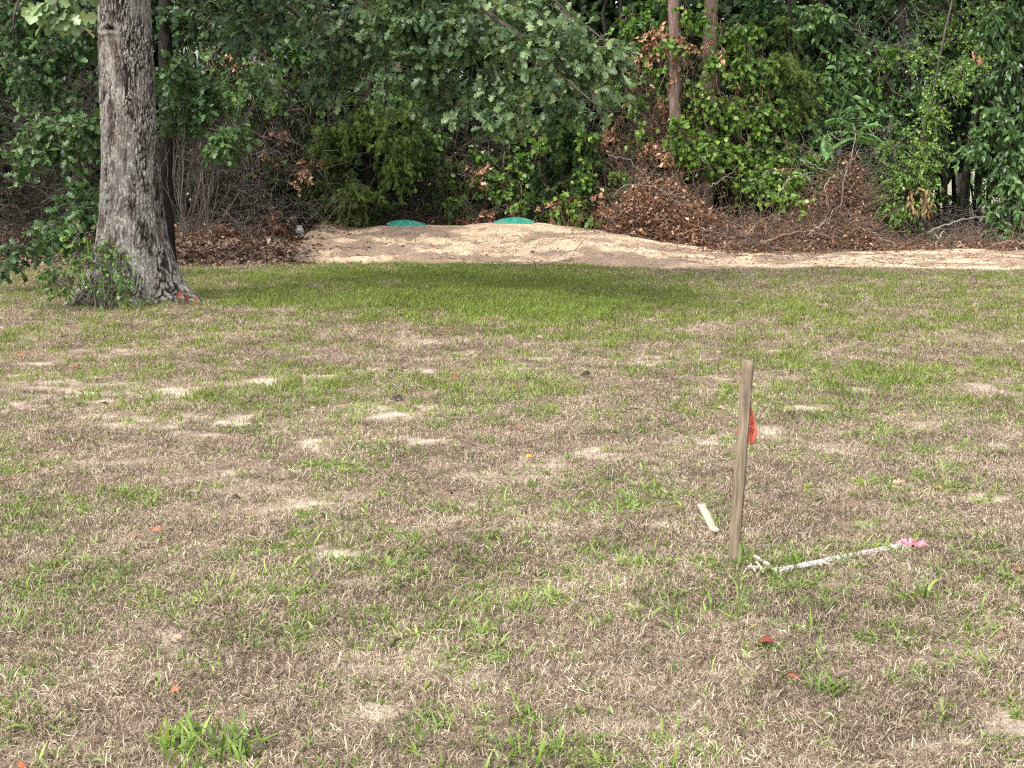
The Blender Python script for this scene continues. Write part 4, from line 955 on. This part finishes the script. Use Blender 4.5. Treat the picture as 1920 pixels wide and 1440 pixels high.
pile('big heap of brown dead leaves and brush on the right flank of the sand mound',
     [(1235, 22.0, 85, .88, .45), (1200, 21.9, 70, .72, .4), (1310, 21.7, 80, .62, .45), (1380, 21.6, 70, .35, .4), (1270, 22.2, 60, .85, .4)], 8200, 1700, 151,
     extra=[([(1150, 370, 21.5), (1170, 345, 21.4), (1230, 350, 21.4), (1280, 385, 21.3)], .009, .004, 'grey_bark'), ([(1270, 440, 21.1), (1310, 428, 21.0), (1360, 440, 21.0)], .012, .006, 'twig_brown'),
            ([(1140, 290, 21.9), (1180, 300, 21.8), (1225, 345, 21.6)], .007, .003, 'grey_bark'), ([(1330, 350, 21.9), (1365, 330, 21.8), (1385, 310, 21.7)], .009, .003, 'grey_bark')])
pile('low grey brown heap of roots and twigs between the leaf heap and the sapling',
     [(1460, 21.6, 110, .40, .45), (1400, 21.8, 60, .38, .4), (1530, 21.5, 80, .36, .4), (1440, 21.0, 130, .15, .4)], 1700, 1500, 152,
     extra=[([(1430, 455, 20.8), (1470, 440, 20.7), (1520, 432, 20.7), (1555, 445, 20.7)], .02, .008, 'twig_brown'), ([(1515, 440, 20.8), (1535, 425, 20.7), (1550, 412, 20.7)], .012, .008, 'pale_wood'),
            ([(1455, 372, 21.6), (1470, 345, 21.5), (1490, 330, 21.4), (1520, 325, 21.4)], .008, .004, 'pale_wood'), ([(1395, 455, 20.9), (1400, 440, 20.8), (1415, 425, 20.8)], .01, .006, 'pale_wood'),
            ([(1480, 330, 21.4), (1470, 350, 21.4), (1478, 385, 21.3)], .006, .003, 'pale_wood')])
pile('tall rust brown dead brush leaning under the ferny sapling',
     [(1585, 22.1, 50, 1.25, .35), (1550, 22.2, 60, 1.0, .35), (1600, 21.6, 50, .55, .4), (1510, 22.3, 50, .7, .3), (1620, 21.3, 40, .35, .35), (1592, 21.9, 26, 1.38, .2)], 4200, 1700, 153, size=.055,
     extra=[([(1610, 425, 21.3), (1650, 445, 21.0), (1690, 465, 20.9)], .012, .005, 'grey_bark'), ([(1560, 330, 21.7), (1545, 350, 21.6), (1553, 390, 21.5)], .008, .003, 'pale_wood'), ([(1500, 300, 22), (1550, 320, 21.8), (1600, 350, 21.7)], .008, .003, 'grey_bark')])
pile('thin line of dead twigs behind the sand, left of the lids', [(640, 23.2, 90, .2, .4), (450, 23.0, 60, .3, .4), (780, 23.0, 70, .22, .3), (420, 21.5, 80, .2, .4)], 1200, 700, 154)
pile('brown leafy brush along the back of the sand, between and right of the lids', [(830, 23.1, 70, .22, .3), (900, 23.1, 70, .18, .3), (1050, 23.0, 80, .25, .3), (1120, 22.7, 70, .4, .35)], 1700, 800, 155)
pile('low strip of straw and dead twigs at the foot of the right hand trees', [(1700, 21.6, 70, .08, .25), (1790, 21.8, 110, .10, .3), (1900, 21.6, 90, .10, .3)], 1000, 700, 156,
     extra=[([(1755, 462, 20.9), (1762, 445, 20.8), (1770, 432, 20.8)], .012, .008, 'pale_wood'), ([(1760, 450, 20.8), (1752, 436, 20.8)], .009, .006, 'pale_wood'), ([(1860, 462, 21.0), (1890, 452, 20.9), (1940, 460, 20.9)], .02, .01, 'twig_brown'),
            ([(1700, 450, 21.5), (1740, 415, 21.6), (1770, 395, 21.7)], .014, .008, 'dark_bark'), ([(1740, 435, 21.3), (1800, 412, 21.3), (1850, 405, 21.3)], .014, .006, 'grey_bark')])
# hanging tan dead leaves
g0 = at(1720, 420, 21.9)
dl = thing('dead_branch', 'broken branch with hanging straw coloured dead leaves under the plum', 'branch', tuple(g0))
rng = np.random.RandomState(160)
tanm = leaf_mat('straw_leaf', [(0, (.2, .11, .05)), (.5, (.36, .24, .12)), (1, (.5, .38, .22))], .6, .3, .2)
V, q = limb([at(1690, 350, 22), at(1720, 358, 21.9), at(1750, 372, 21.8)], .008, .004, 12, 6, .008, 3); under(dl, build('stem', [(V, q, 0)], [M['twig']]))
n = 90; P = np.array([at(rng.uniform(1703, 1750), rng.uniform(352, 405), 21.85 + rng.normal(0, .08)) for _ in range(n)])
under(dl, build('dead_leafage', [leaves(LANCE, P, rng.normal(0, .35, (n, 3)) + np.array([0, 0, -1]), rng.normal(0, 1, (n, 3)) + np.array([0, -1, 0]), rng.uniform(.07, .14, n), rng.rand(n))], [tanm]), 'stuff')
# salmon dead leaf spray in the plum
rl = thing('dead_leaf_spray', 'salmon red dead leaf spray caught in the plum at upper right', 'dead leaves', tuple(at(1833, 115, 22.2)))
redm = leaf_mat('salmon_leaf', [(0, (.3, .1, .06)), (1, (.6, .28, .2))], .6, .3, .3)
n = 9; P = np.array([at(1825 + rng.normal(5, 8), 110 + rng.normal(4, 8), 22.15 + rng.normal(0, .03)) for _ in range(n)])
for i in range(n): under(rl, build('leaf', [leaves(OVATE, P[i:i + 1], np.array([[rng.normal(.3, .5), -.2, -.7]]), np.array([[.1, -1, .4]]), np.array([.075]), np.array([rng.rand()]))], [redm]))

# ------------------------------------------------------------------ objects on the sand
def lathe(prof, seg=48, c=(0, 0, 0)):
    th = np.linspace(0, 2 * pi, seg, endpoint=False); pr = np.array(prof, float)
    V = np.stack([pr[:, :1] * np.cos(th), pr[:, :1] * np.sin(th), np.repeat(pr[:, 1:2], seg, 1)], -1) + np.array(c)
    idx = np.arange(len(pr) * seg).reshape(len(pr), seg)
    q = np.stack([idx[:-1], np.roll(idx[:-1], -1, 1), np.roll(idx[1:], -1, 1), idx[1:]], -1).reshape(-1, 4)
    return V.reshape(-1, 3), q
def septic_lid(u, v, Y, label, tilt):
    c = at(u, v, Y)
    g = thing('tank_lid', label, 'lid', tuple(c), 'green domed tank lids in the sand')
    V, q = lathe([(.20, -.12), (.275, -.10), (.285, -.01), (.305, -.008), (.31, .004), (.295, .014), (.27, .02), (.24, .034), (.18, .06), (.12, .075), (.06, .083), (.001, .085)], 64)
    o = build('dome', [(V, q, 0)], [M['lid']], smooth=True); o.parent = g
    for k in range(12):
        a = k * pi / 6; t = np.linspace(0, 1, 8)
        rr_ = .06 + t * .2; zz_ = np.interp(rr_, [.06, .12, .18, .24, .27], [.084, .076, .061, .035, .021]) + .002
        V, q = tubes(np.stack([rr_ * np.cos(a), rr_ * np.sin(a), zz_], 1)[None], np.full((1, 8), .005), 5)
        o = build('rib', [(V, q, 0)], [M['lid']], smooth=True); o.parent = g
    V, q = lathe([(.055, .08), (.055, .092), (.048, .095), (.001, .095)], 32); o = build('hub', [(V, q, 0)], [M['lid']], smooth=True); o.parent = g
    for k in range(6):
        a = k * pi / 3 + .3; V, q = lathe([(.008, .008), (.008, .02), (.001, .022)], 10, (.293 * math.cos(a), .293 * math.sin(a), 0)); o = build('screw', [(V, q, 0)], [M['grey_wood']]); o.parent = g
    g.rotation_euler = tilt; g.scale = (1, 1, .72)
    return c
def settle(c):
    """press a flat seat for a lid into the sand mesh"""
    d = np.hypot(mx - c[0], my - c[1]); w = 1 - ss(.28, 1.1, d)
    return w
lid_c = [septic_lid(762, 421, 22.2, 'green domed tank lid half buried in the sand, left of the two', (radians(3), radians(2), .2)),
         septic_lid(965, 416.5, 22.2, 'green domed tank lid half buried in the sand, right of the two', (radians(2), radians(-2), .7))]
for c in lid_c:
    w = settle(c); mz[:] = mz * (1 - w) + (c[2] - .012) * w
mound.data.vertices.foreach_set('co', np.stack([mx, my, mz], -1).astype(np.float32).ravel()); mound.data.update()
# jar
best = (9e9, 21.)
for Yj in np.arange(19.5, 22.1, .05):
    pj = at(562, 436, Yj); vv = float(project(pj[0], pj[1], top_z(pj[0], pj[1]))[1])
    if abs(vv - 436) < best[0]: best = (abs(vv - 436), Yj)
c = at(562, 436, best[1]); zt = float(top_z(c[0], c[1])); jr = thing('plastic_jar', 'small white plastic jar standing on the left end of the sand', 'jar', (c[0], c[1], zt - .005))
jz = max(.1, at(562, 419, 20.9)[2] - zt)
# give the jar a little soil pedestal so that it stands where the photo has it
V, q = lathe([(.001, 0), (.048, 0), (.054, .01), (.054, .075), (.046, .09), (.033, .098), (.033, .103)], 32); o = build('body', [(V, q, 0)], [M['jar']], smooth=True); o.parent = jr
V, q = lathe([(.036, .1), (.037, .104), (.037, .124), (.033, .128), (.001, .128)], 32); o = build('cap', [(V, q, 0)], [M['jar']], smooth=True); o.parent = jr
jr.scale = (1.2, 1.2, 1.2)
V, q = lathe([(.0548, .034), (.0548, .05)], 32); o = build('print_band', [(V, q, 0)], [M['jar_label']], smooth=True); o.parent = jr
dxy = np.hypot(mx - c[0], my - c[1])

# ------------------------------------------------------------------ stake, flag, lath, pieces
def bevel_box(L, w, h, seed=0, segs=14, rough=.0015, bev=.003, splinter=0):
    """a sawn stick along +Z from 0 to L with chamfered corners and uneven faces"""
    rng = np.random.RandomState(seed)
    a, b_ = w / 2, h / 2; e = bev
    ring = np.array([(-a + e, -b_), (a - e, -b_), (a, -b_ + e), (a, b_ - e), (a - e, b_), (-a + e, b_), (-a, b_ - e), (-a, -b_ + e)])
    Vs = []
    for i in range(segs + 1):
        z = L * i / segs; rr_ = ring * (1 + rng.normal(0, rough / w, (8, 1)))
        zz_ = np.full(8, z)
        if i in (0, segs): zz_ = zz_ + rng.uniform(-1, 1, 8) * splinter
        Vs.append(np.column_stack([rr_, zz_]))
    V = np.concatenate(Vs); idx = np.arange(8 * (segs + 1)).reshape(segs + 1, 8)
    q = np.stack([idx[:-1], np.roll(idx[:-1], -1, 1), np.roll(idx[1:], -1, 1), idx[1:]], -1).reshape(-1, 4)
    caps = []
    for r_, fl in ((0, True), (segs, False)):
        c = [0, 1, 2, 3, 4, 5, 6, 7]; ii = idx[r_][c]
        f = [(ii[0], ii[1], ii[2], ii[3]), (ii[0], ii[3], ii[4], ii[7]), (ii[4], ii[5], ii[6], ii[7])]
        caps += [tuple(reversed(t)) if fl else t for t in f]
    return V, np.concatenate([q, np.array(caps)])
def lay(o, A, B, roll=0):
    """put a stick mesh (along +Z) from A towards B"""
    d = Vector(B) - Vector(A); qn = d.to_track_quat('Z', 'X')
    from mathutils import Quaternion
    o.rotation_mode = 'QUATERNION'; o.rotation_quaternion = qn @ Quaternion((0, 0, 1), roll); o.location = A
bs = gnd(1374, 1054); tp = at(1403, 675, bs[1] + .015)
bs = np.array([bs[0], bs[1], -.03])
Ls = float(np.linalg.norm(tp - bs))
V, q = bevel_box(Ls, .040, .040, 1, 24, .0012, .0025)
stake = build('wooden_stake', [(V, q, 0)], [M['stake']]); lay(stake, tuple(bs), tuple(tp), .0)
d = unit(tp - bs)
from mathutils import Matrix, Quaternion
# rotate about its own axis so that a sliver of the left face shows
z_ = Vector(d); x_ = Vector((math.cos(radians(-14)), math.sin(radians(-14)), 0)); x_ = (x_ - z_ * x_.dot(z_)).normalized(); y_ = z_.cross(x_)
stake.rotation_quaternion = Matrix((x_, y_, z_)).transposed().to_quaternion()
tag(stake, 'upright weathered wooden survey stake standing in the lawn', 'stake')
# knot
# orange flag tied behind the stake
fy_ = bs[1] + .032
fl = thing('marker_flag', 'bright orange red vinyl flag hanging behind the upright stake', 'flag', tuple(at(1400, 755, fy_)))
def sheet(outline_rows, Y, wav, seed):
    """rows of (v, uL, uR); hanging cloth with folds"""
    K = 9; Vv = []
    for (v_, a, b_) in outline_rows:
        for j in range(K):
            t = j / (K - 1); u_ = a + (b_ - a) * t
            Vv.append(at(u_, v_, Y + wav * math.sin(t * 7 + v_ * .03 + seed) * min(1, (v_ - 750) / 30)))
    n = len(outline_rows); idx = np.arange(n * K).reshape(n, K)
    q = np.stack([idx[:-1, :-1], idx[:-1, 1:], idx[1:, 1:], idx[1:, :-1]], -1).reshape(-1, 4)
    return np.array(Vv), q
V, q = sheet([(754, 1405, 1408), (765, 1403, 1410), (778, 1402, 1413), (790, 1401, 1416), (800, 1400, 1418), (810, 1399, 1420), (820, 1400, 1418), (828, 1404, 1415), (834, 1407, 1411)], fy_, .003, 0)
o = build('pennant', [(V, q, 0)], [M['orange']], smooth=True); sd = o.modifiers.new('thick', 'SOLIDIFY'); sd.thickness = .0008; under(fl, o)
V, q = sheet([(770, 1392, 1403), (785, 1388, 1402), (797, 1383, 1401), (806, 1381, 1400), (814, 1380, 1397)], fy_ + .008, .004, 2)
o = build('tail', [(V, q, 0)], [M['orange']], smooth=True); sd = o.modifiers.new('thick', 'SOLIDIFY'); sd.thickness = .0008; under(fl, o)
# handwritten marks
rng = np.random.RandomState(7)
for (a, c_) in (((1408, 789), (1413, 791)), ((1409, 793), (1409, 797)), ((1412, 792), (1414, 796)), ((1406, 803), (1412, 805)), ((1407, 806), (1407, 812)), ((1412, 806), (1411, 813)), ((1409, 809), (1412, 809)), ((1414, 803), (1416, 808))):
    V, q = tubes(np.array([[at(*a, fy_ - .0085), at((a[0] + c_[0]) / 2 + .5, (a[1] + c_[1]) / 2, fy_ - .0085), at(*c_, fy_ - .0085)]]), np.full((1, 3), .0011), 4)
    under(fl, build('marking', [(V, q, 0)], [M['ink']]))
V, q = tubes(np.array([[at(1406, 752, fy_ - .004), at(1404, 758, fy_), at(1398, 760, fy_ + .004)]]), np.full((1, 3), .0012), 5); under(fl, build('tie', [(V, q, 0)], [M['orange']]))

A = gnd(1452, 1078); A[2] = .008 + float(ground_h(A[0], A[1])); B = gnd(1708, 1030); B[2] = .014 + float(ground_h(B[0], B[1]))
V, q = bevel_box(float(np.linalg.norm(B - A)), .010, .023, 3, 20, .0012, .0018, .003)
lath = build('survey_lath', [(V, q, 0)], [M['lath']]); lay(lath, tuple(A), tuple(B), 0)
z_ = Vector(unit(B - A)); x_ = Vector((0, -.5, .87)); x_ = (x_ - z_ * x_.dot(z_)).normalized(); y_ = z_.cross(x_)
lath.rotation_quaternion = Matrix((x_, y_, z_)).transposed().to_quaternion()
tag(lath, 'whitewashed wooden lath lying in the grass right of the stake foot', 'lath')
# pink ribbon crumpled over the far end
pk = thing('pink_ribbon', 'crumpled pink marker ribbon knotted round the far end of the white lath', 'ribbon', tuple(gnd(1690, 1032)))
rng = np.random.RandomState(9)
for k in range(5):
    c0 = at(1682 + 9 * k, 1044 - 1.6 * k, 5.45); c0[2] = .024 + ground_h(c0[0], c0[1]) + rng.uniform(-.006, .012)
    L_ = rng.uniform(.02, .045); an = rng.normal(.3, .5); n_ = 9; t = np.linspace(-1, 1, n_)
    cx_ = c0[0] + t * L_ * math.cos(an); cy_ = c0[1] + t * L_ * math.sin(an) * .6; cz_ = c0[2] + .010 * np.sin(t * 4 + k) - .014 * t ** 2
    wv = np.array([-math.sin(an) * .5, math.cos(an), .8]) * rng.uniform(.006, .012)
    Vv = np.concatenate([np.stack([cx_, cy_, cz_], 1) - wv, np.stack([cx_, cy_, cz_], 1) + wv]); i = np.arange(n_ - 1)
    q = np.stack([i, i + 1, i + 1 + n_, i + n_], 1)
    o = build('fold', [(Vv, q, 0)], [M['pink']], smooth=True); s_ = o.modifiers.new('thick', 'SOLIDIFY'); s_.thickness = .0006; under(pk, o)
A = gnd(1340, 1006); A[2] = .02; B = gnd(1314, 960); B[2] = .03
V, q = bevel_box(float(np.linalg.norm(B - A)), .031, .018, 5, 16, .0018, .002, .006)
pc = build('wood_offcut', [(V, q, 0)], [M['chip']]); z_ = Vector(unit(B - A)); x_ = Vector((1, 0, .12)); x_ = (x_ - z_ * x_.dot(z_)).normalized(); y_ = z_.cross(x_)
pc.rotation_mode = 'QUATERNION'; pc.rotation_quaternion = Matrix((x_, y_, z_)).transposed().to_quaternion(); pc.location = A
tag(pc, 'bleached yellowish wood offcut lying just left of the stake', 'offcut')
chips = [((1412, 1058), (1440, 1072), .026, 'split grey wood chip lying between the stake foot and the white lath'),
         ((1400, 1078), (1425, 1076), .017, 'thin splinter of grey wood right of the stake foot, lowest of its cluster'),
         ((1404, 1068), (1416, 1082), .015, 'thin splinter of grey wood pointing at the viewer right of the stake foot'),
         ((1418, 1070), (1432, 1084), .020, 'short pale wood splinter beside the near end of the white lath')]
for i, (a, c_, w, lab) in enumerate(chips):
    A = gnd(*a); B = gnd(*c_); A[2] = .026; B[2] = .020
    V, q = bevel_box(float(np.linalg.norm(B - A)), w, w * .5, 20 + i, 6, .0012, .001, .006)
    o = build('wood_splinter', [(V, q, 0)], [M['grey_wood'] if i != 3 else M['chip']]); lay(o, tuple(A), tuple(B), .3); tag(o, lab, 'splinter', 'wood splinters by the stake')

# sticks on the lawn
sticks = [((725, 698), (762, 702), .004, 'dark bent twig on the lawn in front of the green band, left of centre'), ((732, 1212), (752, 1204), .006, 'short black stick in the grass, bottom centre'),
          ((780, 955), (812, 962), .004, 'pale thin twig on bare soil near the middle of the lawn'), ((840, 795), (870, 793), .003, 'thin dark twig below the green band near the middle'), ((1165, 780), (1200, 775), .004, 'thin dark twig on the lawn right of the middle')]
for i, (a, c_, r_, lab) in enumerate(sticks):
    A = gnd(*a); B = gnd(*c_); A[2] = ground_h(A[0], A[1]) + .012; B[2] = ground_h(B[0], B[1]) + .02; m_ = (A + B) / 2 + np.array([0, .02, .008])
    V, q = limb([A, m_, B], r_, r_ * .6, 10, 6, .002, i); tag(build('twig', [(V, q, 0)], [M['stick'] if i != 2 else M['pale_wood']], smooth=True), lab, 'twig', 'loose twigs on the lawn')

# dead leaves lying singly on the lawn
def dleaf(col): return leaf_mat('fallen_leaf', [(0, tuple(c * .6 for c in col)), (1, tuple(min(1, c * 1.3) for c in col))], .6, .3, .15)
cols = {'rust': dleaf((.17, .06, .03)), 'orange': dleaf((.42, .14, .07)), 'red': dleaf((.27, .07, .045)), 'brown': dleaf((.26, .12, .05)), 'tan': dleaf((.46, .31, .22)), 'yellow': dleaf((.65, .42, .08)), 'dark': dleaf((.05, .035, .03))}
fallen = [(30, 670, 'orange', .10, 'orange dead leaf on the lawn at the left picture edge'), (150, 694, 'brown', .09, 'brown dead leaf on the lawn below the oak, right of the edge one'), (252, 690, 'red', .07, 'small red brown leaf on the lawn below the oak foot'),
          (825, 620, 'brown', .15, 'long brown curled leaf at the front of the green band'), (1108, 708, 'dark', .12, 'nearly black curled leaf in the middle of the lawn'), (862, 714, 'red', .09, 'rust red leaf standing up in a green tuft near the middle'),
          (960, 731, 'red', .07, 'small rust leaf right of the green tuft near the middle'), (742, 750, 'dark', .12, 'blackish curled leaf on pale sand left of the middle'), (835, 926, 'red', .06, 'small bright red leaf in the middle of the dead grass'),
          (308, 993, 'orange', .075, 'orange red leaf at left in front of the dead grass'), (1765, 929, 'yellow', .07, 'yellow orange leaf in the grass right of the stake'), (1450, 1219, 'red', .10, 'reddish brown curled leaf below the stake foot'),
          (1472, 1272, 'red', .07, 'thin dark red leaf lowest below the stake foot'), (345, 1198, 'tan', .07, 'pale pinkish leaf on a bare sandy spot at lower left'), (340, 1297, 'orange', .055, 'little torn orange leaf at lower left'),
          (1543, 951, 'dark', .05, 'small dark leaf midway between stake and yellow leaf'), (985, 866, 'yellow', .08, 'narrow yellow leaf lying on a white sandy spot'), (1005, 636, 'tan', .11, 'tan leaf at the edge of the green band right of the long brown one'),
          (1895, 1080, 'brown', .06, 'brown leaf at the right picture edge'), (664, 945, 'tan', .05, 'small tan leaf left of the small bright red one'), (1345, 775, 'tan', .09, 'whitish tan leaf left of the stake top'),
          (1700, 917, 'tan', .10, 'pale curled leaf on bare sand left of the yellow orange one'), (905, 603, 'orange', .07, 'small orange leaf deep in the green band'), (650, 620, 'orange', .06, 'tiny orange leaf left in the green band'), (965, 810, 'brown', .08, 'brown scrap of leaf above the narrow yellow leaf'),
          (30, 1435, 'orange', .05, 'orange leaf scrap at the bottom left corner'), (648, 432, 'brown', .2, 'curled brown leaf on the sand right of the white jar')]
for i, (u, v, cn, sz, lab) in enumerate(fallen):
    rng = np.random.RandomState(500 + i); c = gnd(u, v)
    if v < 490: c = at(u, v, 21.3)
    c[2] = float(top_z(c[0], c[1])) + .016 + .006 * rng.rand()
    Vl, Fl, _, tt = leaves(CURLED if i % 3 else OAK, np.zeros((1, 3)), np.array([[rng.normal(1, .4) * rng.choice([-1, 1]), rng.normal(0, .6), .15]]), np.array([[rng.normal(0, .3), -.45, 1]]), np.array([sz * .62]), np.array([rng.rand()]))
    o = build('fallen_leaf', [(Vl, Fl, 0, np.linspace(0, 1, len(Vl)))], [cols[cn]]); o.location = c; tag(o, lab, 'leaf', 'dead leaves lying singly on the ground')
    md = o.modifiers.new('thick', 'SOLIDIFY'); md.thickness = .0006
# rust leaves on the root
for i, (u, v) in enumerate(((347, 548), (352, 552), (343, 546), (372, 556))):
    rng = np.random.RandomState(560 + i); c = at(u, v, 13.75)
    Vl, Fl, _, tt = leaves(CURLED, np.zeros((1, 3)), np.array([[rng.normal(0, .6), -.3, rng.normal(-.4, .5)]]), np.array([[rng.normal(0, .3), -1, .4]]), np.array([.075]), np.array([.5]))
    o = build('fallen_leaf', [(Vl, Fl, 0, np.linspace(0, 1, len(Vl)))], [cols['orange']]); o.location = c
    o.data.materials[0] = cols['rust']
    tag(o, ['upper rust orange leaf caught on the right root of the oak', 'lower rust orange leaf caught on the right root of the oak', 'leftmost rust orange leaf caught on the right root of the oak', 'small rust leaf farthest out on the right root of the oak'][i], 'leaf', 'dead leaves lying singly on the ground')

# outstanding tufts
tufts = [(395, 1398, 90, .14, .115, 'lush bright green grass tuft at the bottom edge, left of centre'), (330, 1380, 30, .07, .10, 'smaller bright tuft just left of the lush bottom one'), (290, 566, 26, .10, .32, 'long bladed grass tuft at the foot of the big oak'),
         (245, 590, 22, .12, .22, 'arching grass tuft in front of the big oak'), (1405, 1068, 14, .05, .13, 'broad bladed green tuft at the foot of the stake'), (1490, 1062, 10, .03, .12, 'upright green tuft growing over the white lath'),
         (1378, 585, 0, 0, 0, ''), (1555, 1300, 16, .06, .12, 'green rosette tuft at lower right'), (1730, 1130, 18, .05, .12, 'dry yellow green tuft below the pink ribbon'), (150, 730, 0, 0, 0, '')]
for i, (u, v, n, R_, L_, lab) in enumerate(tufts):
    if not n: continue
    rng = np.random.RandomState(600 + i); c = gnd(u, v); c[2] = ground_h(c[0], c[1])
    o = build('grass_tuft', [blades(rng, n, R_, (L_ * .5, L_), (.006, .011), (35, 85), (.3, 1.8), 4, .4)], [M['green_grass']]); o.location = c
    tag(o, lab, 'grass tuft')
